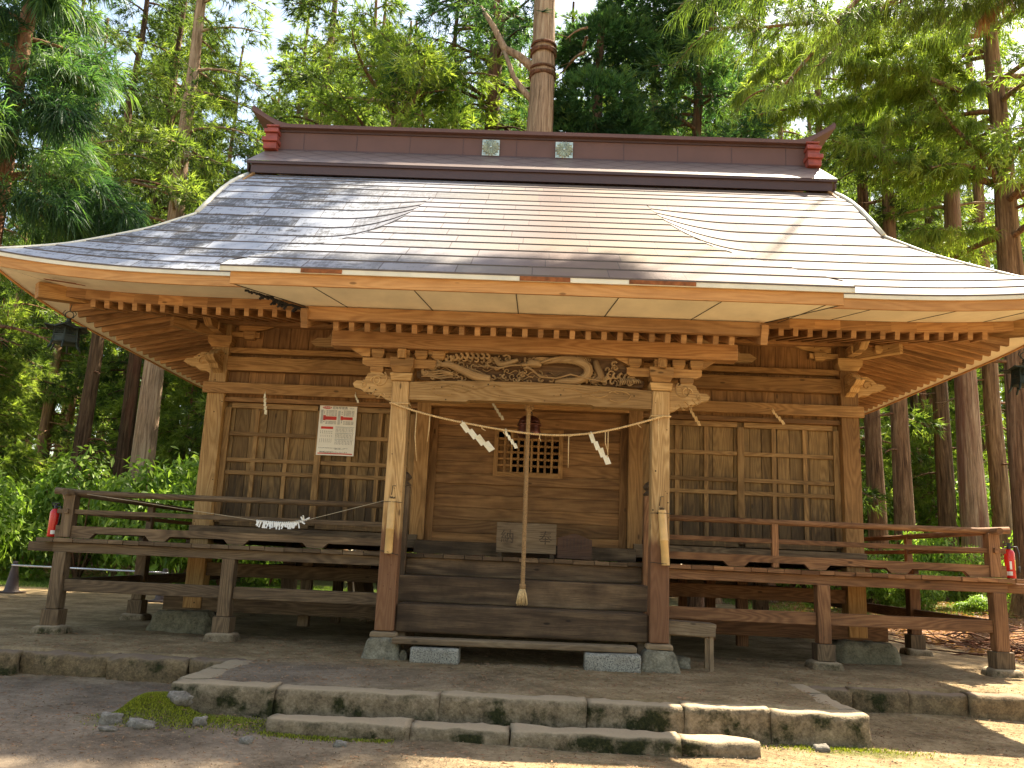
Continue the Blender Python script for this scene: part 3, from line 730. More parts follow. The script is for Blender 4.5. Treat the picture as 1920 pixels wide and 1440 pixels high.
# porch
kx = [-3.2, -1.6, 0, 1.6, 3.2]
edge_run(md, [(x, KY0+0.004, KZ0) for x in kx], (0,1,0), 0.006, -0.052, 0.02)
edge_run(mw, [(x*0.968, KY0+0.04, KZ0) for x in kx], (0,1,0), -0.048, -0.175, 0.03)
for sx in (-1, 1):
    edge_run(md, [(sx*3.196, y, roofz(3.19, y)) for y in np.linspace(KY0, EY, 6)], (-sx,0,0), 0.006, -0.05, 0.02)
    edge_run(mw, [(sx*3.10, y, roofz(3.19, y)) for y in np.linspace(KY0+0.04, EY, 6)], (-sx,0,0), -0.048, -0.175, 0.03)
sides(md, 'drip_edge', DRIP, HALL); sides(mw, 'eave_fascia', W_FASCIA, HALL)
mb = MB(); random.seed(3)
for (a, b) in ((-2.37,-1.95), (-0.15,0.36), (0.95,1.62)):
    mb = MB(); mb.box(a, b, KY0-0.004, KY0+0.003, KZ0-0.045-0.01*random.random(), KZ0-0.004); mb.build('rust_stain', RUST, HALL)
# soffits
sf = MB(); so = MB()
IY = 0.46; IX = EX-0.58; SZI = 4.03
def quad(mb, pts, uvs=None): mb.face(pts, uvs)
n = 20
for sx in (-1, 1):
    xo = np.linspace(3.05, EX-0.05, n+1); xi = np.linspace(3.05, IX, n+1)
    for k in range(n):
        p = [(sx*xo[k], EY+0.055, ez(xo[k])-0.150), (sx*xo[k+1], EY+0.055, ez(xo[k+1])-0.150), (sx*xi[k+1], IY, SZI+upturn(xi[k+1],EY)*0.8), (sx*xi[k], IY, SZI+upturn(xi[k],EY)*0.8)]
        if sx > 0: p.reverse()
        sf.face(p)
    yo = np.linspace(EY+0.055, 2*YC-EY-0.055, n*2+1); yi = np.linspace(IY, 2*YC-IY, n*2+1)
    for k in range(n*2):
        def s2(y): return 0.17*max(0,(abs(y-YC)-1.6)/(YC-EY-1.6))**2.6
        p = [(sx*(EX-0.055), yo[k], sz(yo[k])-0.150), (sx*(EX-0.055), yo[k+1], sz(yo[k+1])-0.150), (sx*IX, yi[k+1], SZI+s2(yi[k+1])*0.8), (sx*IX, yi[k], SZI+s2(yi[k])*0.8)]
        if sx < 0: p.reverse()
        sf.face(p)
sf.face([(-3.08, KY0+0.07, KZ0-0.165), (3.08, KY0+0.07, KZ0-0.165), (2.46, -0.60, 3.655), (-2.46, -0.60, 3.655)][::-1])
for sx in (-1, 1):
    p = [(sx*3.08, KY0+0.07, KZ0-0.165), (sx*2.46, -0.60, 3.655), (sx*2.50, IY, SZI), (sx*3.06, EY+0.055, 4.01)]
    if sx < 0: p.reverse()
    sf.face(p)
sf.build('soffit', SOFFIT, HALL)
def joint(p, q, w=0.008): b = MB(); b.beam(p, q, w, 0.004); b.build('soffit_joint', BLACK, HALL)
for x in np.arange(-2.0, 2.9, 0.92): joint((x, -0.60, 3.652), (x*1.13, KY0+0.075, KZ0-0.168))
for x in (3.55, 4.45, 5.35): joint((x, IY, SZI+upturn(x,EY)*0.8-0.003), (x+0.42*(x/5), EY+0.06, ez(x+0.42*(x/5))-0.153))
for sx in (-1, 1): joint((sx*3.07, KY0+0.075, KZ0-0.17), (sx*2.47, -0.60, 3.65), 0.012)

mb = MB(); random.seed(5)
for k in range(40):
    t = random.random()**0.8; c_ = Vector((-2.99, -0.95, 3.70)).lerp(Vector((-2.42, -0.50, 3.62)), t)
    mb.beam(c_, c_+Vector((random.uniform(-.10,.14), random.uniform(-.06,.06), random.uniform(-.09,-.01)))*(0.4+t*0.8), 0.02+0.02*t, 0.02)
mb.build('torn_felt', BLACK, HALL)
mb = MB(); mb.obox((-5.60, 0.12, 4.055), (0.36,0.05,0.004), X=(0.97,0.2,-0.06)); mb.obox((-5.44, 0.17, 4.045), (0.2,0.03,0.004), X=(0.95,0.28,-0.06))
mb.build('rust_stain', RUST, HALL)

# --- eave timbers: outer beam (kayaoi), rafters, hip rafters
mb = MB()
for sx in (-1, 1):
    mb.smooth = False
    xk = np.linspace(2.46, IX-0.02, 12)
    for a, b in zip(xk, xk[1:]):
        za, zb_ = SZI-0.002+upturn(a,EY)*0.8, SZI-0.002+upturn(b,EY)*0.8
        mb.beam((sx*a, IY+0.04, za-0.06), (sx*b, IY+0.04, zb_-0.06), 0.075, 0.12)
    yk = np.linspace(IY+0.02, 2*YC-IY, 22)
    for a, b in zip(yk, yk[1:]): mb.beam((sx*(IX-0.04), a, SZI-0.062+s2(a)*0.8), (sx*(IX-0.04), b, SZI-0.062+s2(b)*0.8), 0.075, 0.12)
sides(mb, 'eave_beam', W_ORANGE, HALL)
mb = MB(); mb.box(-2.42, 2.42, -0.635, -0.56, 3.50, 3.645); mb.build('eave_beam', W_ORANGE, HALL, bevel=0.005)
def rafter(p, q, w=0.062, h=0.100, mat=W_ORANGE, name='rafter'):
    b = MB(); b.beam(p, q, w, h); return b.build(name, mat, HALL, bevel=0.004)
RS = 0.172
for sx in (-1, 1):
    k = 0; x = 2.62
    while x < 5.62:
        ins = BY if x < 4.28 else BY-(x-4.28)*1.03
        z0 = 3.865 + upturn(x, EY)*0.8
        if ins > 0.62: rafter((sx*x, 0.475, z0), (sx*x, ins, 3.865 + (ins-0.475)*0.215 + (z0-3.865)*0.4))
        x += RS
    hid = MB(); y = 0.68; k = 0
    while y < 7.6:
        ins = BX-0.02 if y > 1.86 else BX-0.02+(1.86-y)*1.03
        z0 = 3.855 + s2(y)*0.8; p, q = (sx*(IX-0.03), y, z0), (sx*ins, y, 3.865+(IX-0.03-ins)*0.215 + (z0-3.865)*0.4)
        if y < 6.4: rafter(p, q, w=0.052, h=0.135, name='side_rafter')
        else: hid.beam(p, q, 0.058, 0.12)
        y += 0.205
    tag(hid.build('far_rafter', W_ORANGE, HALL), kind='stuff')
    hb = MB(); tip = Vector((sx*5.98, 0.30, 3.99)); root = Vector((sx*4.20, 2.08, 4.22))
    hb.beam(root, tip, 0.15, 0.19); hb.build('hip_rafter', W_MID, HALL, bevel=0.008)
mb = MB(); mb.box(-BX-1.4, BX+1.4, 0.62, 2*YC-0.62, 4.33, 4.345)
mb.build('eave_lining', INSIDE, HALL)
mb = MB()        # boards above the rafters
for sx in (-1, 1):
    p = [(sx*2.46, 0.47, 3.925), (sx*(IX-0.03), 0.47, 3.98), (sx*BX, BY, 4.24), (sx*2.46, BY, 4.24)]
    if sx > 0: p.reverse()
    mb.face(p, [(q_[1]*1.0, q_[0]) for q_ in p])
    p = [(sx*(IX-0.03), 0.47, 3.98), (sx*(IX-0.03), YC, 3.925), (sx*BX, YC, 4.26), (sx*BX, BY, 4.24)]
    if sx > 0: p.reverse()
    mb.face(p, [(q_[0], q_[1]) for q_ in p])
    p = [(sx*(IX-0.03), YC, 3.925), (sx*(IX-0.03), 7.7, 3.97), (sx*BX, BD, 4.24), (sx*BX, YC, 4.26)]
    if sx > 0: p.reverse()
    mb.face(p, [(q_[0], q_[1]) for q_ in p])
sides(mb, 'roof_boarding', W_DOOR, HALL)
# porch rafters
x = -2.13
while x < 2.2:
    rafter((x, -0.545, 3.455), (x, 1.75, 4.31), 0.058, 0.095, name='porch_rafter'); x += 0.1705
mb = MB(); p = [(-2.42,-0.56,3.505), (2.42,-0.56,3.505), (2.42,1.8,4.38), (-2.42,1.8,4.38)][::-1]; mb.face(p, [(q_[1], q_[0]) for q_ in p])
mb.build('roof_boarding', W_ORANGE, HALL)
for sx in (-1, 1):
    mb = MB(); mb.beam((sx*2.45, -0.66, 3.50), (sx*2.45, 1.8, 4.36), 0.075, 0.21); mb.build('porch_bargeboard', W_ORANGE, HALL, bevel=0.006)

# --- wall frame
def part(name, mat, boxes, bevel=0.006, parent=None):
    for q in boxes:
        b = MB(); b.box(*q); o = b.build(name, mat, parent or HALL, bevel=bevel)
    return o
for sx in (-1, 1):
    part('corner_post', W_PALE if sx < 0 else W_MID, [(sx*BX-0.115, sx*BX+0.115, BY-0.115, BY+0.115, 0.28, 4.05)])
    part('door_post', W_MID, [(sx*1.415-0.095, sx*1.415+0.095, BY-0.10, BY+0.09, 1.262, 4.05)])
    part('rear_corner_post', W_GREY, [(sx*BX-0.115, sx*BX+0.115, BD-0.115, BD+0.115, 0.28, 4.05)])
part('head_beam', W_ORANGE, [(-BX-0.40, BX+0.40, BY-0.12, BY+0.10, 4.055, 4.22)])
part('tie_beam', W_MID, [(-BX+0.116, BX-0.116, BY-0.085, BY+0.09, 3.66, 3.735), (-BX+0.116, -1.50, BY-0.125, BY+0.08, 3.41, 3.60), (1.50, BX-0.116, BY-0.125, BY+0.08, 3.41, 3.60)])
part('lintel_rail', W_MID, [(-BX-0.17, -1.52, BY-0.155, BY-0.116, 3.085, 3.235), (1.52, BX+0.17, BY-0.155, BY-0.116, 3.085, 3.235), (-1.318, 1.318, BY-0.13, BY+0.05, 3.03, 3.19)])
part('lintel_rail', W_DOOR, [(-BX+0.116, -1.512, BY-0.07, BY+0.05, 2.99, 3.05), (1.512, BX-0.116, BY-0.07, BY+0.05, 2.99, 3.05)])
# vertical boards above the panels
random.seed(11)
for (z0, z1, yy_) in ((3.60, 3.655, 0.02), (3.736, 4.054, 0.03), (3.05, 3.408, 0.0)):
    mb = MB(); x = -BX+0.12
    while x < BX-0.12:
        w = random.uniform(0.14, 0.30); x1 = min(x+w, BX-0.12)
        mb.box(x+0.002, x1-0.002, BY+yy_-0.02+random.uniform(-.003,.003), BY+yy_+0.02, z0, z1, long=2); x = x1
    mb.build('upper_wall_board', W_DOOR, HALL, bevel=0.003)
# lattice panels left and right
for sx in (-1, 1):
    mb = MB(); random.seed(20+sx); x = 1.515
    while x < BX-0.12:
        w = random.uniform(0.13, 0.30); x1 = min(x+w, BX-0.12)
        a, b = sorted((sx*(x+0.003), sx*(x1-0.003))); mb.box(a, b, BY+0.045+random.uniform(-.006,.006), BY+0.075, 1.33, 2.988, long=2); x = x1
    mb.build('panel_board', W_PANEL, HALL, bevel=0.003)
    mb = MB()
    def V(x0, x1, y0=0.0): a, b = sorted((sx*x0, sx*x1)); mb.box(a, b, BY+y0, BY+0.044, 1.38, 2.92, long=2)
    def H(x0, x1, z0, z1, y0=0.0): a, b = sorted((sx*x0, sx*x1)); mb.box(a, b, BY+y0, BY+0.0445, z0, z1, long=0)
    V(1.515, 1.60, -0.01); V(2.775, 2.86, -0.012); V(4.04, 4.12, -0.01)
    for a in (2.01, 2.395, 3.25, 3.68) if sx < 0 else (1.98, 2.365, 3.26, 3.67): V(a-0.028, a+0.028, 0.008)
    for (a, b) in ((1.602, 2.773), (2.862, 4.038)):
        H(a, b, 2.915, 2.985, -0.008); H(a, b, 1.34, 1.42, -0.008)
        for z in (2.565, 2.215, 2.045): H(a, b, z-0.027, z+0.027, 0.003)
        if sx < 0: H(a, b, 1.44, 1.47, 0.0)
    mb.build('lattice_frame', W_LATT, HALL, bevel=0.004)
part('sill_beam', W_GREY, [(-BX-0.14, -1.40, BY-0.14, BY+0.10, 1.155, 1.325), (1.40, BX+0.14, BY-0.14, BY+0.10, 1.155, 1.325)])
part('sill_beam', W_STEP, [(-1.42, 1.42, BY-0.22, BY+0.1, 1.092, 1.258)])
part('side_wall', W_MID, [(-BX-0.03, -BX+0.03, BY+0.116, BD-0.116, 1.1, 4.25), (BX-0.03, BX+0.03, BY+0.116, BD-0.116, 1.1, 4.25), (-BX+0.116, BX-0.116, BD-0.03, BD+0.03, 1.1, 4.25)])
part('hall_floor', INSIDE, [(-BX+0.05, BX-0.05, BY+0.11, BD-0.05, 0.98, 1.06)], bevel=0)
# --- doors : four-board panels with lattice window
mb = MB(); random.seed(31)
z = 1.262
for h in (0.115,0.17,0.16,0.17,0.155,0.13,0.16,0.17,0.16,0.15,0.14):
    z1 = min(z+h, 3.028)
    if z1 <= 2.19 or z >= 2.74:
        mb.box(-1.318, 1.318, BY+0.052+random.uniform(-.003,.003), BY+0.08, z+0.0015, z1-0.0015)
    else:
        mb.box(-1.318, -0.462, BY+0.052, BY+0.08, z+0.0015, z1-0.0015); mb.box(0.462, 1.318, BY+0.052, BY+0.08, z+0.0015, z1-0.0015)
        if z < 2.19: mb.box(-0.461, 0.461, BY+0.053, BY+0.08, z+0.0015, 2.19)
        if z1 > 2.74: mb.box(-0.461, 0.461, BY+0.053, BY+0.08, 2.74, z1-0.0015)
    z = z1
for (a, b, c_, d) in ((-1.318,-1.225,1.262,3.028), (1.225,1.318,1.262,3.028)): mb.box(a, b, BY+0.018, BY+0.0515, c_, d)
for (a, b) in ((2.02,2.135), (2.93,3.028), (1.262,1.37)): mb.box(-1.224, 1.224, BY+0.022, BY+0.0515, a, b)
DOOR = mb.build('door', W_DOOR, HALL, bevel=0.003)
mb = MB()
for (a, b, c_, d) in ((-0.462,-0.405,2.136,2.78), (0.405,0.462,2.136,2.78)): mb.box(a, b, BY+0.02, BY+0.0513, c_, d)
for (c_, d) in ((2.136,2.20), (2.735,2.78)): mb.box(-0.404, 0.404, BY+0.02, BY+0.0513, c_, d)
for k in range(1, 9): x = -0.405+0.81*k/9; mb.box(x-0.0145, x+0.0145, BY+0.030, BY+0.046, 2.201, 2.734, long=2)
for k in range(1, 6): z = 2.20+0.535*k/6; mb.box(-0.404, 0.404, BY+0.0462, BY+0.058, z-0.0145, z+0.0145)
mb.build('lattice_window', W_MID, DOOR)
mb = MB(); mb.box(-0.46, -0.25, BY+0.10, BY+0.11, 2.19, 2.74, long=2); mb.box(-0.46, 0.46, BY+0.10, BY+0.11, 2.63, 2.74); mb.build('inner_board', W_DOOR, DOOR)

# --- pillars of the porch
def masu(mb, c, w, h, d=None):
    """bearing block: square top, lower third tapers in"""
    d = d or w
    mb.obox((c[0], c[1], c[2]+h*0.70), (w, d, h*0.60)); mb.obox((c[0], c[1], c[2]+h*0.2), (w*0.72, d*0.72, h*0.40), ttop=(1.36, 1.36))
for sx in (-1, 1):
    mb = MB(); x = sx*1.452
    mb.obox((x, -0.0, 1.62), (0.205, 0.20, 2.70), long=2, taper=0.94); PIL = mb.build('porch_pillar', W_PILLAR, HALL, bevel=0.014)
    mb = MB(); mb.obox((x, 0, 0.235), (0.29, 0.28, 0.06), ttop=(0.94,0.94)); mb.build('pillar_shoe', W_PLANK, HALL, bevel=0.02)
    mb = MB(); rough_block(mb, x-0.225, x+0.225, -0.22, 0.21, -0.06, 0.205, 0.04, 0.014, 3+sx, 0.03, taper=0.72); mb.build('pillar_stone', STONE_P, HALL)
    mb = MB(); mb.obox((x, 0, 3.015), (0.22, 0.22, 0.085), ttop=(1.18, 1.18)); mb.build('capital', W_PALE, PIL, bevel=0.008)
    # bracket: big block, arms, small blocks
    mb = MB(); masu(mb, (x, -0.01, 3.065), 0.265, 0.17)
    mb.obox((x, -0.10, 3.27), (0.09, 0.16, 0.11)); mb.obox((x+0.005, -0.17, 3.26), (0.075, 0.07, 0.09), ttop=(0.8,0.5))
    for yy_ in (0.0,):
        pts = [(-0.46,3.165), (-0.40,3.135), (0.34,3.135), (0.38,3.165), (0.38,3.235), (-0.46,3.235)]
        mb.prism([(x+sx*-p[0] if sx > 0 else x+p[0], p[1]) for p in (pts if sx < 0 else pts[::-1])], -0.05, 0.05)
    for dx in (-0.40, -0.20, 0.0, 0.29): masu(mb, (x-sx*-dx if sx < 0 else x-dx, 0.0, 3.237), 0.145, 0.10, 0.15)
    masu(mb, (x+sx*0.29, 0.0, 3.045), 0.15, 0.085, 0.14)
    mb.prism([(x+sx*a, b) for a, b in ((0.11,2.99), (0.40,2.99), (0.36,3.04), (0.11,3.06))][::(1 if sx > 0 else 1)], -0.04, 0.04)
    # carved end of the upper arm, stepping out under the purlin
    mb.prism([(x+sx*a, b) for a, b in ((0.38,3.25), (0.47,3.25), (0.62,3.345), (0.38,3.345))], -0.045, 0.045)
    mb.prism([(x-sx*a, b) for a, b in ((0.28,3.30), (0.34,3.25), (0.52,3.345), (0.28,3.345))], -0.045, 0.045)
    mb.build('bracket', W_MID, HALL, bevel=0.006)
    # carved nosing: cloud-scroll head pointing outward
    mb = MB(); pts = [(0.0,2.74),(0.06,2.76),(0.12,2.80),(0.20,2.80),(0.235,2.835),(0.30,2.835),(0.36,2.87),(0.43,2.885),(0.45,2.93),(0.41,2.965),(0.34,2.965),(0.31,3.0),(0.29,3.045),(0.22,3.075),(0.14,3.07),(0.08,3.03),(0.0,3.01)]
    mb.prism([(sx*(1.55+a), b) for a, b in pts], -0.06, 0.06); mb.smooth = False
    for (cx_, cz_, r_, t0) in ((0.19,2.965,0.065,0), (0.16,2.99,0.10,2.2), (0.33,2.915,0.035,1)):
        sp = [(sx*(1.55+cx_+math.cos(t0+t)*r_*(1-t/9)), -0.062, cz_+math.sin(t0+t)*r_*(1-t/9)) for t in np.linspace(0, 6.5, 26)]
        mb.tube(sp, 0.010, 5)
    for kk in range(3):
        sp = [(sx*(1.62+0.09*kk+0.10*t), -0.06, 2.80+0.035*kk+0.03*math.sin(t*5+kk)) for t in np.linspace(0, 1, 10)]; mb.tube(sp, 0.008, 5)
    mb.build('carved_nosing', W_PALE, HALL, bevel=0.006)
    # beam that ties the pillar to the hall
    mb = MB(); pb = [(x, 0.1+(1.7)*t, 3.16+0.40*t-0.10*math.sin(t*math.pi)) for t in np.linspace(0, 1, 12)]
    for a, b in zip(pb, pb[1:]): mb.beam(a, b, 0.13, 0.2)
    mb.build('tie_beam', W_MID, HALL)
    # carved bracket board under the porch roof beside the wall
    mb = MB(); out = [(0.0,3.74),(0.95,3.74),(1.02,3.80),(0.93,3.86),(0.80,3.86),(0.74,3.93),(0.66,3.97),(0.52,3.93),(0.44,4.0),(0.30,4.05),(0.0,4.05)]
    mb.prism([(sx*(1.95+a), b) for a, b in out], BY-0.30, BY-0.22)
    for (a, b, r_) in ((0.72,3.90,0.05), (0.50,3.83,0.06), (0.28,3.9,0.07)):
        mb.tube([(sx*(1.95+a)+math.cos(t)*r_*(1-t/9), BY-0.305, b+math.sin(t)*r_*(1-t/9)) for t in np.linspace(0,6,20)], 0.010, 5)
    mb.build('carved_bracket_board', W_CARVE, HALL, bevel=0.005)
    # corner bracket of the hall
    mb = MB(); xc = sx*BX
    masu(mb, (xc, BY-0.02, 3.72), 0.33, 0.16); mb.box(min(xc, xc-sx*0.50), max(xc, xc-sx*0.50), BY-0.07, BY+0.06, 3.885, 3.96)
    masu(mb, (xc-sx*0.36, BY-0.01, 3.86), 0.17, 0.11); masu(mb, (xc, BY-0.36, 3.88), 0.16, 0.11); masu(mb, (xc+sx*0.33, BY-0.33, 3.90), 0.18, 0.11)
    mb.prism([(xc-sx*a, b) for a, b in ((0.40,3.975), (0.58,4.01), (0.68,4.052), (0.20,4.052), (0.20,3.975))], BY-0.05, BY+0.05)
    D = Vector((sx, -1, 0)).normalized()
    mb.beam(Vector((xc, BY, 3.93)), Vector((xc, BY, 3.95))+D*0.75, 0.11, 0.13); mb.beam((xc, BY, 3.95), (xc, BY-0.62, 3.95), 0.10, 0.12)
    mb.prism([(a, b) for a, b in ((BY-0.62,3.90), (BY-0.80,4.02), (BY-0.84,4.16), (BY-0.74,4.16), (BY-0.66,4.02), (BY-0.5,4.0))], xc-0.05, xc+0.05, 'yz')
    mb.build('corner_bracket', W_PALE if sx > 0 else W_MID, HALL, bevel=0.007)
    mb = MB(); ol = [(0.0,3.36),(0.08,3.40),(0.16,3.40),(0.22,3.45),(0.32,3.47),(0.40,3.52),(0.36,3.56),(0.27,3.57),(0.22,3.62),(0.14,3.66),(0.05,3.65),(0.0,3.62)]
    mb.prism([(sx*(BX+0.11+a), b) for a, b in ol], BY-0.07, BY+0.05)
    mb.tube([(sx*(BX+0.25)+math.cos(t)*0.07*(1-t/8), BY-0.075, 3.53+math.sin(t)*0.07*(1-t/8)) for t in np.linspace(0,6.2,24)], 0.009, 5)
    o2 = [(BY-0.11-a, b) for a, b in ol]
    mb.prism(o2, xc-0.06, xc+0.06, 'yz')
    mb.tube([(xc+0.065*(1 if sx<0 else -1), BY-0.25+math.cos(t)*0.07*(1-t/8), 3.53+math.sin(t)*0.07*(1-t/8)) for t in np.linspace(0,6.2,24)], 0.009, 5)
    mb.build('carved_nosing', W_PALE, HALL, bevel=0.006)
# rainbow beam between the pillars
mb = MB(); up_ = [(-1.35,2.965),(-0.9,2.995),(0,3.015),(0.9,2.995),(1.35,2.965)]; dn = [(1.35,2.765),(0.72,2.765),(0.68,2.785),(0,2.79),(-0.68,2.785),(-0.72,2.765),(-1.35,2.765)]
mb.prism(up_[::-1]+dn[::-1], -0.085, 0.085)
for s_ in (-1, 1):
    c0 = s_*0.98
    sp = [(c0+s_*(0.13*math.cos(t)), -0.088, 2.89+0.062*math.sin(t)) for t in np.linspace(-2.4, 2.6, 20)]
    mb.tube(sp, 0.007, 5)
    sp = [(s_*(0.95-0.62*t), -0.088, 2.93+0.024*math.sin(t*9)+0.012*t) for t in np.linspace(-0.05, 1, 26)]; mb.tube(sp, 0.007, 5)
    sp = [(s_*(0.86-0.2*t), -0.088, 2.90-0.03*math.sin(t*3)) for t in np.linspace(0, 1, 12)]; mb.tube(sp, 0.006, 5)
mb.build('rainbow_beam', W_PALE, HALL, bevel=0.012)
part('porch_purlin', W_ORANGE, [(-2.27, 2.30, -0.12, 0.08, 3.345, 3.53)], bevel=0.01)
# dragon carving
mb = MB(); random.seed(17)
out = [(-1.24,3.018),(1.26,3.018),(1.28,3.09),(1.20,3.13),(1.15,3.20),(1.05,3.27),(1.0,3.342),(-1.0,3.342),(-1.06,3.28),(-1.16,3.22),(-1.20,3.15),(-1.30,3.12),(-1.30,3.05)]
mb.prism(out, 0.03, 0.06); mb.build('carving_ground', W_CGRND, HALL); mb = MB()
def spiral(cx_, cz_, r_, t0, turns, th, dirn=1, y=-0.012):
    mb.tube([(cx_+dirn*math.cos(t0+t)*r_*(1-t/(turns*7.2)), y-0.012*t/(turns*6.3), cz_+math.sin(t0+t)*r_*(1-t/(turns*7.2))) for t in np.linspace(0, turns*6.28, int(22*turns)+6)], np.linspace(th, th*0.55, int(22*turns)+6).tolist(), 6)
# wave curls, two crests left and right with fans of finger-like foam
for k in range(11):
    t = k/10; spiral(-1.13+0.62*t, 3.16+0.14*math.sin(min(1,t*1.6)*1.5), 0.052-0.012*t, 2.2-0.8*t, 0.72, 0.020, -1)
for k in range(9):
    t = k/8; spiral(-0.98+0.55*t, 3.27-0.02*t, 0.040, 1.9, 0.6, 0.014, -1, 0.0)
for k in range(10):
    t = k/9; spiral(1.14-0.30*t+0.05*math.sin(t*6), 3.06+0.20*t*(1.2-t), 0.048, 0.6+0.3*k, 0.75, 0.016, 1)
for k in range(9): spiral(-0.42+0.135*k+random.uniform(-.02,.02), 3.055+0.018*math.sin(k*1.7), 0.033, 1.2+0.5*k, 0.8, 0.013, 1 if k % 2 else -1, -0.02)
for k in range(6): spiral(0.62+0.10*k, 3.07+0.02*math.sin(k*2), 0.036, 1.0+0.4*k, 0.7, 0.013, 1 if k % 2 else -1, -0.01)
for k in range(5): mb.tube([(-0.72+0.30*t+0.015*k, -0.02, 3.15-0.028*k-0.10*t+0.02*math.sin(t*4)) for t in np.linspace(0,1,12)], 0.010, 5)
for k in range(4): mb.tube([(-1.24+0.36*t, -0.015, 3.045+0.022*k+0.01*math.sin(t*8+k)) for t in np.linspace(0,1,12)], 0.010, 5)
for k in range(10): mb.tube([(1.0+0.026*k, -0.03, 3.035+0.003*k), (1.012+0.024*k, -0.045, 3.075), (1.0+0.022*k, -0.03, 3.105)], 0.009, 5)
spiral(-1.19, 3.10, 0.065, 0.5, 1.1, 0.018, 1); spiral(-0.28, 3.29, 0.05, 0.5, 1.1, 0.017, -1); spiral(-0.03, 3.28, 0.05, 2.5, 1.1, 0.017, 1); spiral(0.93, 3.27, 0.035, 0.5, 1.0, 0.016, 1)
# scaled body: two visible loops, leg, head with whiskers and horns
def body(pts, rads):
    P_ = [Vector(p) for p in pts]; out_ = []; ro = []
    for i in range(len(P_)-1):
        for k in range(8):
            t = k/8; p0 = P_[max(i-1,0)]; p1 = P_[i]; p2 = P_[i+1]; p3 = P_[min(i+2,len(P_)-1)]
            out_.append(0.5*((2*p1)+(-p0+p2)*t+(2*p0-5*p1+4*p2-p3)*t*t+(-p0+3*p1-3*p2+p3)*t**3)); ro.append(rads[i]*(1-t)+rads[i+1]*t*1.0 + (0.004 if k % 2 else 0))
    mb.tube(out_, ro, 10)
body([(-1.02,-0.03,3.19),(-0.92,-0.05,3.185),(-0.78,-0.045,3.13),(-0.62,-0.04,3.065),(-0.45,-0.02,3.045)], [0.026,0.034,0.042,0.05,0.04])
for k in range(5): mb.tube([(-1.0,-0.04,3.19), (-1.06,-0.06,3.165+0.017*k), (-1.085,-0.05,3.15+0.024*k)], [0.012,0.010,0.004], 5)
body([(0.12,-0.02,3.26),(0.30,-0.05,3.29),(0.50,-0.055,3.285),(0.63,-0.05,3.22),(0.62,-0.04,3.12),(0.50,-0.03,3.06),(0.35,-0.03,3.05),(0.28,0.0,3.04)], [0.025,0.038,0.046,0.050,0.050,0.045,0.036,0.025])
for k in range(26):
    tt = k/25; a = 0.15+0.50*tt; mb.tube([(a,-0.072,3.252+0.05*math.sin(tt*2.6)),(a+0.012,-0.080,3.275+0.05*math.sin(tt*2.6)),(a+0.004,-0.066,3.30+0.045*math.sin(tt*2.6))], 0.005, 4)
body([(0.68,0.0,3.05),(0.78,-0.02,3.12),(0.74,-0.02,3.23),(0.72,0,3.30)], [0.03,0.04,0.04,0.03])
rock(mb, (0.03,-0.05,3.235), (0.085,0.05,0.045), seed=2, amp=0.3); rock(mb, (-0.07,-0.055,3.215), (0.05,0.035,0.02), seed=5, amp=0.3); rock(mb, (-0.05,-0.05,3.18), (0.045,0.03,0.012), seed=6, amp=0.3)
for k in range(6): mb.tube([(0.02+0.02*k,-0.04,3.26), (0.06+0.028*k,-0.06,3.305), (0.11+0.03*k,-0.04,3.315)], [0.012,0.010,0.003], 5)
mb.tube([(0.10,-0.07,3.24), (0.22,-0.08,3.29), (0.36,-0.08,3.325)], [0.014,0.011,0.006], 6)
mb.tube([(-0.10,-0.07,3.21), (-0.22,-0.08,3.20), (-0.36,-0.07,3.165), (-0.50,-0.06,3.185), (-0.66,-0.05,3.18)], [0.011,0.011,0.010,0.008,0.004], 6)
mb.tube([(-0.06,-0.07,3.20), (0.02,-0.08,3.15), (0.10,-0.08,3.08), (0.28,-0.08,3.07), (0.44,-0.09,3.12), (0.62,-0.09,3.08), (0.85,-0.07,3.05)], [0.011,0.011,0.011,0.010,0.010,0.008,0.004], 6)
body([(-0.42,0.0,3.30),(-0.35,-0.03,3.22),(-0.22,-0.03,3.25),(-0.15,-0.03,3.28)], [0.02,0.035,0.03,0.02])
random.seed(23)
for k in range(135):
    cx_ = random.uniform(-1.18, 1.18); cz_ = random.uniform(3.04, 3.30 if abs(cx_) < 0.95 else 3.14)
    if 0.1 < cx_ < 0.7 and cz_ > 3.1: continue
    spiral(cx_, cz_, random.uniform(0.024, 0.044), random.uniform(0, 6), 0.85, 0.0105, random.choice([-1, 1]), 0.010)
for k in range(22):
    x_ = random.uniform(-1.1, 1.0); z_ = random.uniform(3.04, 3.28); mb.tube([(x_+0.16*t, 0.018, z_+0.018*math.sin(t*7+k)) for t in np.linspace(0,1,10)], 0.006, 4)
mb.build('dragon_carving', W_CARVE, HALL)
part('carving_cap', W_CARVE, [(-1.02, 1.02, -0.02, 0.06, 3.3425, 3.3448)], bevel=0)

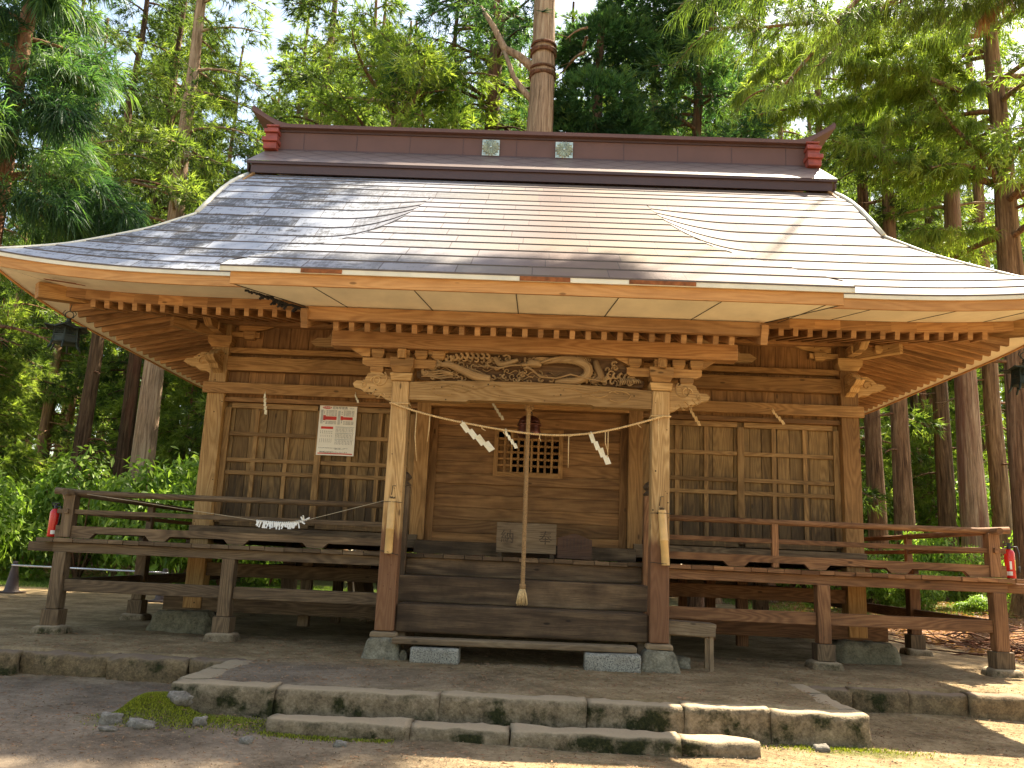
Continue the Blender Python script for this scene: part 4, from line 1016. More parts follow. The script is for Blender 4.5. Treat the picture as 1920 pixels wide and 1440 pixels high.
# --- stairs, deck, understructure
part('stair_step', W_STEP, [(-1.345, 1.345, -0.03, 0.50, 0.262, 0.555)], bevel=0.018)
part('stair_step', W_STEP, [(-1.39, 1.39, 0.36, 0.86, 0.556, 0.845)], bevel=0.015)
part('deck_edge_beam', W_STEP, [(-1.375, 1.375, 0.745, 0.90, 0.846, 1.043)], bevel=0.012)
part('stair_stringer', W_GREY, [(-1.345, -1.24, 0.02, 0.8, 0.04, 0.26), (1.24, 1.345, 0.02, 0.8, 0.04, 0.26)])
DZ = 1.088
def deck(name, mat, x0, x1, y0, y1, along_y=True):
    b = MB(); t = x0 if along_y else y0; e = x1 if along_y else y1
    while t < e-0.02:
        w = min(random.uniform(0.17, 0.26), e-t)
        dz = random.uniform(-.004, .004); dy = random.uniform(-.008, .008)
        if along_y: b.box(t+0.002, t+w-0.002, y0+dy, y1, DZ-0.048+dz, DZ+dz, long=1)
        else: b.box(x0+dy, x1+dy, t+0.002, t+w-0.002, DZ-0.048+dz, DZ+dz, long=0)
        t += w
    return b.build(name, mat, HALL, bevel=0.004)
random.seed(41)
VX = 5.76; VYF = 0.70
deck('veranda_deck', W_GREY, -VX, -1.42, VYF, BY-0.05); deck('veranda_deck', W_RED, 1.42, VX, VYF, BY-0.05)
deck('veranda_deck', W_STEP, -1.42, 1.42, VYF, BY-0.05)
deck('side_deck', W_GREY, -VX, -BX-0.11, BY-0.048, 6.5, False); deck('side_deck', W_RED, BX+0.11, VX, BY-0.048, 6.5, False)
for sx, WM in ((-1, W_GREY), (1, W_RED)):
    def S(a, b): return (min(sx*a, sx*b), max(sx*a, sx*b))
    part('deck_beam', WM, [(*S(1.45, 5.58), 0.76, 0.88, 0.925, 1.038), (*S(5.40, 5.95), 0.885, 1.0, 0.925, 1.035)])
    part('deck_beam', WM, [(*S(5.42, 5.54), 1.002, 6.4, 0.925, 1.038)])
    part('tie_rail', WM, [(*S(1.5, 3.39), 0.79, 0.85, 0.475, 0.615), (*S(3.55, 5.40), 0.79, 0.85, 0.475, 0.615)])
    part('tie_rail', WM, [(*S(5.45, 5.51), 0.87, 2.92, 0.475, 0.615), (*S(5.45, 5.51), 3.08, 5.12, 0.475, 0.615)])
    for (x, y) in ((5.48, 0.82), (3.47, 0.82), (5.48, 3.0), (5.48, 5.2)):
        b = MB(); b.obox((sx*x, y, 0.60), (0.15, 0.15, 0.655), long=2); b.build('veranda_post', WM, HALL, bevel=0.01)
        b = MB(); b.obox((sx*x, y, 0.178), (0.205, 0.205, 0.185), long=2); b.build('post_base', W_GREY, HALL, bevel=0.006)
        b = MB(); rough_block(b, sx*x-0.185, sx*x+0.185, y-0.18, y+0.18, -0.05, 0.086, 0.045, 0.012, x+y+sx, 0.03, taper=0.9); b.build('post_stone', STONE_C, HALL)
    # understructure of the hall
    part('ground_beam', WM, [(*S(1.5, 4.62), BY-0.09, BY+0.07, 0.245, 0.445)])
    part('floor_tie', WM, [(*S(0.2, 4.125), BY-0.05, BY+0.03, 0.69, 0.86)])
    part('floor_beam', WM, [(*S(0.2, 4.12), BY-0.10, BY+0.09, 0.93, 1.035)])
    for x in (1.42, 2.83):
        part('floor_post', WM, [(sx*x-0.07, sx*x+0.07, BY+0.035, BY+0.15, 0.10, 0.925)])
        for y in (3.9, 6.2): part('floor_post', WM, [(sx*x-0.07, sx*x+0.07, y-0.07, y+0.07, 0.0, 0.98)])
    part('ground_beam', W_GREY, [(sx*BX-0.07, sx*BX+0.07, BY+0.12, BD-0.12, 0.62, 0.80)])
    part('ground_beam', W_GREY, [(*S(0.2, 4.12), BD-0.06, BD+0.06, 0.70, 0.84)])
    for (y, s_) in ((BY-0.02, 1), (BD, 2)):
        b = MB(); rough_block(b, sx*(BX+0.04)-0.43, sx*(BX+0.04)+0.43, y-0.36, y+0.3, -0.1, 0.245, 0.06, 0.03, 9+sx+s_, 0.08, taper=0.82); b.build('foundation_stone', STONE_F, HALL)
    # railing
    RL = MB(); ex = 5.64
    RL.tube([(sx*1.47, 0.80, 1.628), (sx*3.4, 0.80, 1.622), (sx*5.3, 0.80, 1.625), (sx*(ex+0.02), 0.80, 1.645)], [0.036,0.036,0.037,0.042], 10)
    RL.tube([(sx*5.45, 0.60, 1.622), (sx*5.45, 3.2, 1.612), (sx*5.45, 6.15, 1.612)], [0.040,0.036,0.036], 10)
    RLO = RL.build('top_rail', WM, HALL)
    part('mid_rail', WM, [(*S(1.47, 5.60), 0.775, 0.815, 1.375, 1.43), (*S(5.43, 5.47), 0.70, 6.1, 1.3755, 1.4295)])
    b = MB()
    # bottom rail with cut-outs: feet touch the deck, shallow arches between
    feet = [1.47, 1.62, 2.38, 2.56, 3.32, 3.50, 4.26, 4.44, 5.16, 5.58]
    pts = [(feet[0], DZ+0.006)]
    for a, c_ in zip(feet[0::2], feet[1::2]):
        if a != feet[0]: pts += [(a-0.06, 1.155), (a, DZ+0.006)]
        pts += [(c_, DZ+0.006), (c_+0.06, 1.155)] if c_ != feet[-1] else [(c_, DZ+0.006)]
    pts += [(feet[-1], 1.235), (feet[0], 1.235)]
    b.prism([(sx*p[0], p[1]) for p in pts], 0.76, 0.84); b.box(sx*5.45-0.035, sx*5.45+0.035, 0.845, 6.15, 1.15, 1.234); 
    for y in (1.2, 2.9, 4.6, 6.0): b.box(sx*5.45-0.034, sx*5.45+0.034, y-0.12, y+0.12, DZ+0.006, 1.149)
    b.build('bottom_rail', WM, HALL, bevel=0.006)
    for (x, y, w) in ([(5.45, 0.80, 0.13), (5.45, 3.0, 0.085), (5.45, 6.0, 0.11)] + ([(2.93, 0.80, 0.075)] if sx > 0 else [])):
        b = MB(); b.box(sx*x-w/2, sx*x+w/2, y-w/2, y+w/2, DZ+0.002 if y > 1 else 1.10, 1.60, long=2); b.build('railing_post', WM, HALL, bevel=0.006)
    # newel post with onion finial
    b = MB(); b.box(sx*1.425-0.052, sx*1.425+0.052, 0.60, 0.70, 0.20, 1.86, long=2)
    b.build('newel_post', W_STEP if sx < 0 else W_RED, HALL, bevel=0.012)
    b = MB(); b.lathe([(0.055,0),(0.062,0.012),(0.05,0.03),(0.03,0.045),(0.032,0.06),(0.058,0.085),(0.064,0.105),(0.045,0.135),(0.015,0.16),(0.0,0.17)], (sx*1.425, 0.65, 1.86), 14); b.build('newel_finial', W_STEP, HALL)


# ------------------------------------------------------------------ things at the hall
def mesh_text(body, size, mat, parent, loc, rot, name='lettering', local=False, extr=0.0, align='LEFT'):
    cu = bpy.data.curves.new('t', 'FONT'); cu.body = body; cu.size = size; cu.extrude = extr; cu.align_x = align
    cu.resolution_u = 2
    ob = bpy.data.objects.new('t', cu); scene.collection.objects.link(ob); bpy.context.view_layer.update()
    me = bpy.data.meshes.new_from_object(ob.evaluated_get(bpy.context.evaluated_depsgraph_get()))
    bpy.data.objects.remove(ob); bpy.data.curves.remove(cu)
    me.transform(Matrix.Translation(loc) @ Matrix.Rotation(R(90), 4, 'X') @ rot)
    me.materials.clear(); me.materials.append(mat); me.name = name
    o = bpy.data.objects.new(name, me); scene.collection.objects.link(o); o.parent = parent
    if parent.type == 'EMPTY': o.matrix_parent_inverse = Matrix.Translation(-parent.location)
    return o
ID = Matrix.Identity(4)
def twist(pts, r, pitch, strands=2, n=6, mbx=None):
    """twisted rope: strands wound round a polyline"""
    mb = mbx or MB(); P_ = [Vector(p) for p in pts]; cum = [0]
    for a, b in zip(P_, P_[1:]): cum.append(cum[-1]+(b-a).length)
    total = cum[-1]; steps = max(12, int(total/(pitch/7)))
    def at(d):
        for i in range(len(cum)-1):
            if d <= cum[i+1] or i == len(cum)-2:
                t = (d-cum[i])/max(1e-9, cum[i+1]-cum[i]); return P_[i].lerp(P_[i+1], t), (P_[i+1]-P_[i]).normalized()
    for s_ in range(strands):
        out = []
        for k in range(steps+1):
            d = total*k/steps; c, t = at(d); a = Vector((0,1,0)) if abs(t.y) < 0.9 else Vector((1,0,0)); X = t.cross(a).normalized(); Y = t.cross(X)
            ph = 2*math.pi*(d/pitch + s_/strands); out.append(c+(X*math.cos(ph)+Y*math.sin(ph))*r*0.55)
        mb.tube(out, r*0.62, n)
    return mb
# bell with its hanger
t = empty('shrine_bell', (0.0, 1.0, 2.53), 'round reddish bronze shrine bell hanging in front of the latticed door', 'bell')
mb = MB(); mb.lathe([(0.0,0.0),(0.06,0.002),(0.13,0.02),(0.148,0.05),(0.148,0.075),(0.135,0.12),(0.132,0.155)], (0,1.0,2.53), 28); mb.build('bell_body', COPPER, t)
mb = MB(); mb.lathe([(0.132,0.155),(0.150,0.16),(0.150,0.178),(0.132,0.182),(0.135,0.20),(0.125,0.235),(0.09,0.27),(0.04,0.285),(0.0,0.29)], (0,1.0,2.53), 28); mb.build('bell_shoulder', COPPER, t)
mb = MB(); mb.tube([(-0.03,1.0,2.81),(-0.028,1.0,2.85),(0,1.0,2.875),(0.028,1.0,2.85),(0.03,1.0,2.81)], 0.008, 6); mb.tube([(0,1.0,2.87),(0,1.0,3.2),(0,1.0,3.70)], 0.006, 5); mb.build('hanger', BRONZE, t)
mb = MB(); mb.box(-0.055,0.055,0.845,0.852,2.575,2.59); mb.build('bell_slit', BLACK, t)
# bell rope with tassel
t = empty('bell_rope', (0.0, 0.20, 0.56), 'thick twisted straw rope hanging before the stairs, ending in a tassel', 'rope')
pts = [(-0.012,0.20,2.88),(-0.010,0.20,2.2),(-0.006,0.20,1.4),(-0.004,0.20,0.80)]
mb = twist(pts, 0.023, 0.075, 3); twist([(-0.012,0.20,2.72),(0.03,0.20,2.78),(0.0,0.20,2.87),(-0.04,0.20,2.78),(-0.012,0.20,2.72)], 0.022, 0.06, 2, mbx=mb)
mb.build('rope', ROPE, t)
mb = MB(); random.seed(50)
for k in range(70):
    a = random.random()*6.28; r_ = random.random()**0.5; e = Vector((math.cos(a)*r_*0.068, math.sin(a)*r_*0.06, 0))
    mb.tube([(-0.004+e.x*0.25, 0.20+e.y*0.25, 0.77), (-0.004+e.x*0.7, 0.20+e.y*0.7, 0.69), (-0.004+e.x, 0.20+e.y, 0.575+0.03*random.random())], [0.008,0.008,0.004], 4)
mb.build('tassel', CORD, t)
mb = MB(); mb.lathe([(0.03,0),(0.036,0.01),(0.034,0.03),(0.038,0.04),(0.03,0.055)], (-0.004,0.20,0.755), 12); mb.build('tassel_knot', ROPE, t)
# sacred rope between the pillars
def sag(t): return (-1.54+3.02*t, -0.125, 2.715+(2.684-2.715)*t - 0.268*4*t*(1-t)*(1.0-0.12*math.sin(t*6.28)))
t = empty('sacred_rope', (0, -0.125, 2.43), 'thin twisted straw rope sagging between the two porch pillars', 'rope')
mb = twist([sag(k/24) for k in range(25)], 0.011, 0.05, 2)
for sx in (-1, 1):
    px_, pz_ = sx*1.452, (2.715 if sx < 0 else 2.684)
    mb.tube([(px_-0.106,-0.106,pz_), (px_+0.106,-0.106,pz_), (px_+0.106,0.106,pz_), (px_-0.106,0.106,pz_), (px_-0.106,-0.106,pz_)], 0.008, 5)
mb.build('rope', CORD, t)
mb = MB(); random.seed(51)
for x0, ln_ in ((-1.10,0.30),(-1.25,0.55),(-0.52,0.05),(-0.28,0.06),(0.12,0.08),(0.44,0.36),(0.47,0.02),(0.84,0.26),(0.87,0.30),(1.20,0.05),(1.42,0.35)):
    tt = (x0+1.54)/3.02; p = Vector(sag(tt)); mb.tube([p, p+Vector((0.0,-0.01,-ln_*0.5)), p+Vector((random.uniform(-.03,.05),-0.012,-ln_))], [0.005,0.005,0.003], 5)
mb.build('straw_tail', CORD, t)
def shide(name_label, p, scale, lean, n=4, rots=0.0, mat=SHIDEM, group='zigzag paper streamers on the straw ropes', name='paper_streamer', cat='paper streamer'):
    """folded zigzag paper strip"""
    t = empty(name, p, name_label, cat, group); mb = MB(); P0 = Vector(p)
    w, h = 0.055*scale, 0.095*scale; x, z = 0.0, 0.0
    d = Vector((lean, 0, -1)).normalized(); s_ = Vector((-d.z, 0, d.x))
    c = P0.copy()
    mb.tube([P0+Vector((0,0,0.03)), P0+Vector((0.01,-0.01,-0.02))], 0.004, 4)
    for k in range(n):
        tw = Vector((0, (0.02 if k % 2 else -0.02)*scale, 0)); ww = w*(0.8+0.35*(k/n))
        a = c + s_*(-ww*0.5) ; b = c + s_*(ww*0.5)+tw; e = b + d*h + s_*(ww*0.25) - tw; f = a + d*h + s_*(ww*0.25)
        for o_ in (0, 0.0015): mb.face([a+Vector((0,o_,0)), b+Vector((0,o_,0)), e+Vector((0,o_,0)), f+Vector((0,o_,0))])
        c = (e+f)*0.5 + s_*(ww*0.42) + d*(-0.012*scale) + Vector((0,-0.003,0))
    mb.build('folded_strip', mat, t); return t
def onrope(x, dz=-0.01): p = sag((x+1.54)/3.02); return (p[0], p[1]-0.012, p[2]+dz)
shide('large white zigzag paper streamer on the straw rope, left of the bell rope', onrope(-0.74), 1.25, 0.62, 4)
shide('small twisted white paper streamer on the straw rope just left of the bell rope', onrope(-0.255), 0.62, 0.28, 4)
shide('white zigzag paper streamer on the straw rope, right of the bell rope', onrope(0.68), 1.05, 0.24, 4)
shide('thin white paper strip on the rail above the door, behind the straw rope', (-0.50, BY-0.165, 3.10), 0.62, 0.22, 5)
shide('thin paper strip hanging from the rail at the far left of the left lattice wall', (-3.55, BY-0.17, 3.09), 0.62, -0.22, 5)
shide('short paper strip hanging above the printed poster', (-2.34, BY-0.17, 3.13), 0.45, 0.1, 3)
shide('limp straw-coloured strip on the rail beside the right pillar', (2.12, BY-0.17, 3.12), 0.72, 0.16, 4, mat=CORD)
shide('crooked straw-coloured strip on the rail in the middle of the right lattice wall', (3.20, BY-0.17, 3.14), 0.66, 0.35, 4, mat=CORD)
# poster
t = empty('poster', (-2.58, BY-0.165, 2.66), 'white printed poster with red headings and tables on the left lattice wall', 'poster')
PX0, PX1, PZ0, PZ1, PYY = -2.835, -2.330, 2.318, 3.015, BY-0.02
mb = MB(); mb.box(PX0, PX1, PYY-0.003, PYY, PZ0, PZ1); mb.build('sheet', PAPER, t)
def pr(name, mat, rects, y=0.0045):
    b = MB()
    for (u0, u1, v0, v1) in rects:
        b.face([(PX0+u0*(PX1-PX0), PYY-y, PZ1-v1*(PZ1-PZ0)), (PX0+u1*(PX1-PX0), PYY-y, PZ1-v1*(PZ1-PZ0)), (PX0+u1*(PX1-PX0), PYY-y, PZ1-v0*(PZ1-PZ0)), (PX0+u0*(PX1-PX0), PYY-y, PZ1-v0*(PZ1-PZ0))])
    return b.build(name, mat, t)
mb = MB(); ov = [(PX0+0.20*(PX1-PX0)+math.cos(a)*0.062, PZ1-0.075*(PZ1-PZ0)+math.sin(a)*0.019) for a in np.linspace(0, 6.283, 25)[:-1]]
mb.face([(a, PYY-0.0045, b) for a, b in ov]); mb.build('red_oval', INKR, t)
def ptxt(body, u, v, size, mat, y=0.006): return mesh_text(body, size, mat, t, (PX0+u*(PX1-PX0), PYY-y, PZ1-v*(PZ1-PZ0)), ID, 'lettering')
ptxt('厄除祈願', 0.095, 0.085, 0.027, PAPER); ptxt('厄年早見表', 0.345, 0.098, 0.041, INKB); ptxt('令和五年', 0.80, 0.09, 0.016, INKB)
pr('red_band', INKR, [(0.11,0.175,0.225,0.325),(0.175,0.47,0.245,0.315),(0.575,0.645,0.235,0.31),(0.645,0.90,0.25,0.305),(0.075,0.40,0.445,0.492)])
pr('red_band', INKR, [(0.04,0.96,0.955,0.975)])
pr('grey_column', INKG, [(0.04,0.105,0.12,0.39),(0.50,0.565,0.13,0.40),(0.46,0.96,0.44,0.455),(0.46,0.96,0.56,0.575),(0.46,0.96,0.68,0.695)])
rows = []; random.seed(60)
for j in range(12):
    v = 0.125+0.0235*j
    for (a, b) in ((0.185,0.24),(0.255,0.40),(0.41,0.47),(0.655,0.70),(0.715,0.85),(0.865,0.93)):
        x = a
        if 0.22 < v < 0.325: continue
        while x < b: w_ = random.uniform(0.008,0.022); rows.append((x, min(b,x+w_), v, v+0.010)); x += w_+0.006
for j in range(4): rows += [(0.125,0.15,0.14+0.035*j+(0.10 if j>1 else 0),0.155+0.035*j+(0.10 if j>1 else 0)), (0.595,0.62,0.15+0.035*j+(0.10 if j>1 else 0),0.165+0.035*j+(0.10 if j>1 else 0))]
for i in range(7):
    u = 0.065+0.05*i; rows += [(u,u+0.016,0.53,0.545),(u,u+0.016,0.565,0.58)]
    for j in range(3): rows.append((u+0.002,u+0.013,0.61+0.012*j*1.1,0.617+0.012*j*1.1))
    for j in range(6): rows.append((u,u+0.010,0.68+0.013*j,0.687+0.013*j))
for i in range(12):
    u = 0.475+0.040*i
    for b0 in (0.465,0.585,0.705):
        for j in range(6): rows.append((u,u+random.uniform(0.010,0.022),b0+0.0145*j,b0+0.0145*j+0.007))
pr('table_print', INKF, rows)
ptxt('厄年の方は早めの御祈願をお勧めいたします', 0.05, 0.865, 0.0125, INKB); ptxt('数え年で見ます。ご不明の方は', 0.48, 0.865, 0.0125, INKB); ptxt('社務所へお尋ねください', 0.48, 0.885, 0.0125, INKB)
ptxt('御祈願は随時受付いたしております', 0.085, 0.950, 0.0235, INKB)
# offering box and small notice board on the deck
t = empty('offering_box', (0.017, 1.37, 1.09), 'weathered pale wooden offering box with faded characters, behind the rope', 'offering box')
mb = MB(); mb.box(-0.350, 0.384, 1.20, 1.225, 1.145, 1.508); mb.box(-0.350, 0.384, 1.50, 1.525, 1.145, 1.50); mb.box(-0.350,-0.325,1.226,1.499,1.145,1.50); mb.box(0.359,0.384,1.226,1.499,1.145,1.50); mb.box(-0.33,0.36,1.226,1.499,1.15,1.17)
mb.build('box_body', W_PLANK, t, bevel=0.006)
mb = MB()
for k in range(6): mb.box(-0.32, 0.355, 1.24+0.043*k, 1.26+0.043*k, 1.475, 1.498)
mb.build('slatted_top', W_PLANK, t, bevel=0.003)
for a in (-0.33, 0.31):
    mb = MB(); mb.box(a, a+0.05, 1.21, 1.515, 1.094, 1.144); mb.build('foot', W_STEP, t)
mesh_text('納', 0.17, INKW, t, (-0.30, 1.1975, 1.275), ID); mesh_text('奉', 0.17, INKW, t, (0.165, 1.1975, 1.275), ID)
t = empty('notice_board', (0.61, 1.25, 1.09), 'small reddish brown peaked wooden notice board with rows of faded writing', 'notice board')
mb = MB(); mb.prism([(0.405,1.105),(0.825,1.100),(0.825,1.335),(0.61,1.410),(0.40,1.345)], 1.235, 1.26); mb.build('board', W_SIGN, t, bevel=0.004)
mb = MB(); mb.beam((0.50,1.262,1.30), (0.50,1.40,1.095), 0.03, 0.02); mb.beam((0.72,1.262,1.30), (0.72,1.40,1.095), 0.03, 0.02); mb.build('prop', W_SIGN, t)
for k, tx in enumerate(['大正十二年', '奉納者一同', '山神社例祭', '世話人氏名', '御神徳之記', '氏子総代会', '昭和再建之', '謹んで記す']):
    mesh_text('\n'.join(tx), 0.024, INKF, t, (0.765-0.043*k, 1.2335, 1.322), ID)
# bamboo vases
for sx, lab in ((-1, 'split bamboo flower tube wired to the left porch pillar'), (1, 'split bamboo flower tube leaning on the right porch pillar')):
    t = empty('bamboo_vase', (sx*1.45, -0.14, 1.08), lab, 'bamboo vase', 'bamboo tubes on the porch pillars')
    x0, x1 = (-1.452, -1.448) if sx < 0 else (1.505, 1.462)
    mb = MB(); P_ = [(x0+(x1-x0)*q, -0.148, 1.075+0.58*q) for q in (0,0.03,0.44,0.452,0.464,0.97,1.0)]
    mb.tube(P_, [0.042,0.044,0.043,0.048,0.043,0.044,0.043], 16, cap=False); mb.tube([P_[0], (P_[0][0], P_[0][1], 1.09)], [0.042,0.01], 12)
    mb.build('bamboo_tube', BAMBOO, t)
    mb = MB(); mb.tube([(x1,-0.148,1.62),(x1,-0.148,1.655)], 0.036, 12); mb.build('tube_mouth', BLACK, t)
    mb = MB(); mb.tube([(x1-0.02,-0.10,1.70),(x1-0.01,-0.115,1.80),(x1+0.02,-0.112,1.80)], 0.004, 5)
    for zz in (1.62,): mb.tube([(sx*1.452-0.108,-0.108,zz),(x1-0.045,-0.19,zz),(x1+0.045,-0.19,zz),(sx*1.452+0.108,-0.108,zz)], 0.003, 4)
    mb.tube([(sx*1.452-0.108,-0.108,1.10),(x0,-0.197,1.09),(sx*1.452+0.108,-0.108,1.06)], 0.003, 4)
    mb.build('wire', BRONZE, t)
    mb = MB(); random.seed(int(x1*10)+5)
    for k in range(14): a = random.random()*6.28; mb.tube([(x1,-0.148,1.645),(x1+0.03*math.cos(a),-0.148+0.03*math.sin(a),1.67+0.015*random.random())], [0.006,0.003], 4)
    mb.build('withered_stems', W_STEP, t)
# fire extinguishers
for sx, x, lab in ((-1, -5.665, 'red fire extinguisher on the left end of the veranda, dark and shaded'), (1, 5.68, 'red fire extinguisher with white and yellow labels on the right end of the veranda')):
    t = empty('fire_extinguisher', (x, 0.86, DZ), lab, 'fire extinguisher', 'fire extinguishers on the veranda'); y = 0.86
    mb = MB(); mb.lathe([(0.0,0.0),(0.052,0.0),(0.056,0.01),(0.056,0.275),(0.052,0.30),(0.038,0.325),(0.02,0.335),(0.0,0.335)], (x,y,DZ+0.006), 24); mb.build('cylinder', FERED, t)
    mb = MB(); mb.lathe([(0.02,0.335),(0.022,0.345),(0.022,0.37),(0.0,0.375)], (x,y,DZ+0.006), 14); mb.box(x-0.05,x+0.045,y-0.012,y+0.012,DZ+0.40,DZ+0.412); mb.beam((x-0.045,y,DZ+0.385),(x+0.02,y,DZ+0.375),0.02,0.01); mb.box(x-0.012,x+0.012,y-0.012,y+0.012,DZ+0.372,DZ+0.405); mb.build('valve', FEBLK, t)
    mb = MB(); mb.tube([(x+0.02,y-0.01,DZ+0.365),(x+0.075*1.0,y-0.03,DZ+0.37),(x+0.088,y-0.04,DZ+0.30),(x+0.078,y-0.045,DZ+0.12)], 0.009, 8); mb.tube([(x+0.079,y-0.045,DZ+0.15),(x+0.077,y-0.045,DZ+0.07)], [0.011,0.015], 8); mb.build('hose', FEBLK, t)
    mb = MB()
    def lab_patch(mb, a0, a1, z0, z1):
        n_ = 6
        for k in range(n_):
            b0, b1 = a0+(a1-a0)*k/n_, a0+(a1-a0)*(k+1)/n_; r_ = 0.0575
            mb.face([(x+r_*math.sin(b0), y-r_*math.cos(b0), DZ+z0), (x+r_*math.sin(b1), y-r_*math.cos(b1), DZ+z0), (x+r_*math.sin(b1), y-r_*math.cos(b1), DZ+z1), (x+r_*math.sin(b0), y-r_*math.cos(b0), DZ+z1)])
    lab_patch(mb, 0.1 if sx < 0 else -1.2, 1.1 if sx < 0 else -0.1, 0.04, 0.085)
    if sx > 0: lab_patch(mb, -0.55, -0.15, 0.11, 0.20)
    mb.build('label', FELAB, t)
    if sx > 0: mb = MB(); lab_patch(mb, 0.55, 1.25, 0.10, 0.22); mb.build('label', FEYEL, t)
# hanging bronze lanterns
def lantern(c, rz, lab):
    t = empty('hanging_lantern', (c[0], c[1], c[2]), lab, 'lantern', 'bronze lanterns under the eave corners', rz); n_ = 6
    def ring(r, z, k, off=0.5): a = 2*math.pi*(k+off)/n_; return Vector((r*math.cos(a), r*math.sin(a), z))
    mb = MB()          # roof: six concave panels with turned-up corners
    for k in range(n_):
        prof_ = [(0.035,0.305),(0.09,0.275),(0.17,0.235),(0.25,0.215)]
        for (r0_, z0_), (r1_, z1_) in zip(prof_, prof_[1:]):
            u1 = 0.025 if r1_ > 0.24 else (0.006 if r1_ > 0.16 else 0); u0_ = 0.006 if r0_ > 0.16 else 0
            m0 = (ring(r0_,z0_,k)+ring(r0_,z0_,k+1))/2; m1 = (ring(r1_,z1_,k)+ring(r1_,z1_,k+1))/2
            a0, b0, a1, b1 = ring(r0_,z0_+u0_,k), ring(r0_,z0_+u0_,k+1), ring(r1_*(1.06 if u1 > .02 else 1),z1_+u1,k), ring(r1_*(1.06 if u1 > .02 else 1),z1_+u1,k+1)
            mb.face([a0,a1,m1,m0]); mb.face([m0,m1,b1,b0])
            D_ = Vector((0,0,-0.012)); mb.face([a0+D_,m0+D_,m1+D_,a1+D_]); mb.face([m0+D_,b0+D_,b1+D_,m1+D_])
            if r1_ > 0.24: mb.face([a1,a1+D_,m1+D_,m1]); mb.face([m1,m1+D_,b1+D_,b1])
    mb.build('roof', BRONZE, t, local=True)
    mb = MB(); mb.lathe([(0.0,0.355),(0.022,0.352),(0.03,0.34),(0.024,0.325),(0.036,0.312),(0.036,0.30)], (0,0,0), 14); mb.build('jewel', BRONZE, t, local=True)
    mb = MB()          # frame: posts, rails and feet
    for k in range(n_):
        mb.beam(ring(0.150,0.045,k), ring(0.138,0.235,k), 0.018, 0.018, up=(1,0,0))
        for z in (0.055, 0.125, 0.222): rr_ = 0.150-(z-0.045)*0.06; mb.beam(ring(rr_,z,k), ring(rr_,z,k+1), 0.014, 0.016)
        mb.tube([ring(0.150,0.05,k), ring(0.160,0.01,k), ring(0.178,-0.025,k), ring(0.19,-0.045,k)], [0.014,0.013,0.012,0.009], 6)
    mb.build('frame', BRONZE, t, local=True)
    mb = MB()          # pierced side panels
    for k in range(n_):
        a, b = ring(0.141,0.135,k), ring(0.141,0.135,k+1); up_v = Vector((0,0,0.085))
        for q in range(1, 7): f = q/7; p_ = a.lerp(b,f); mb.beam(p_, p_+up_v, 0.004, 0.004, up=(1,0,0))
        for q in range(1, 4): f = q/4; mb.beam(a+up_v*f, b+up_v*f, 0.004, 0.004)
        for q in range(5):
            cc = a.lerp(b, 0.14+0.18*q)+up_v*0.5; T_ = (b-a).normalized()
            mb.tube([cc+T_*0.012*math.cos(w)+Vector((0,0,0.026*math.sin(w))) for w in np.linspace(0,6.28,9)], 0.0028, 4)
        a2, b2 = ring(0.146,0.062,k), ring(0.146,0.062,k+1); mb.face([a2,b2,b2+Vector((0,0,0.058)),a2+Vector((0,0,0.058))])
    mb.build('pierced_panel', BRONZE, t, local=True)
    mb = MB(); mb.lathe([(0.0,0.035),(0.15,0.035),(0.16,0.045),(0.15,0.052),(0.0,0.052)], (0,0,0), 6); mb.build('base_plate', BRONZE, t, local=True)
    mb = MB(); mb.tube([(0.045*math.cos(w), 0, 0.395+0.045*math.sin(w)) for w in np.linspace(0,6.28,17)], 0.006, 6)
    mb.tube([(0,0,0.44),(0,0,0.47),(0.01,0,0.53)], 0.005, 5); mb.tube([(-0.04,0,0.36),(-0.075,0,0.41),(-0.05,0,0.45)], 0.005, 5); mb.tube([(0.04,0,0.36),(0.075,0,0.41),(0.05,0,0.45)], 0.005, 5)
    mb.build('hook', BRONZE, t, local=True); return t
lantern((-5.605, 0.42, 3.335), 0.35, 'dark bronze lantern hanging under the left eave corner, leafy trees behind')
lantern((5.86, 0.55, 3.30), 0.1, 'dark bronze lantern hanging under the right eave corner before cedar trunks')
# granite blocks with the lowest plank
mb = MB(); rough_block(mb, -1.135, -0.632, -0.30, 0.02, -0.03, 0.142, 0.035, 0.006, 4, 0.012); o = mb.build('granite_block', GRANITE); tag(o, 'pale speckled granite block under the left end of the plank', 'stone block', 'granite blocks under the plank')
mb = MB(); rough_block(mb, 0.662, 1.235, -0.34, 0.0, -0.03, 0.165, 0.035, 0.008, 9, 0.014); o = mb.build('granite_block', GRANITE); tag(o, 'pale speckled granite block under the right end of the plank', 'stone block', 'granite blocks under the plank')
mb = MB(); mb.beam((-1.335,-0.13,0.19), (1.20,-0.13,0.205), 0.24, 0.06); o = mb.build('step_plank', W_PLANK, bevel=0.012); tag(o, 'long grey plank laid on two granite blocks below the stairs', 'plank')
# small bench right of the pillar
t = empty('low_bench', (1.9, 0.25, 0), 'crude low wooden bench with one thin leg right of the right pillar', 'bench')
mb = MB(); mb.beam((1.50,0.22,0.475), (2.085,0.22,0.455), 0.30, 0.045); mb.build('seat', W_PLANK, t, bevel=0.005)
mb = MB(); mb.beam((1.50,0.075,0.415), (2.075,0.075,0.40), 0.03, 0.11); mb.build('apron', W_PLANK, t, bevel=0.004)
mb = MB(); mb.beam((1.52,0.36,0.35), (2.05,0.36,0.34), 0.03, 0.05); mb.build('rail', W_PLANK, t, bevel=0.004)
for (x, y) in ((2.035,0.10),(2.035,0.34),(1.585,0.16),(1.585,0.34)):
    mb = MB(); mb.beam((x,y,-0.02),(x,y,0.345 if y < .3 else 0.31),0.045,0.04,up=(0,1,0)); mb.build('leg', W_PLANK, t, bevel=0.004)
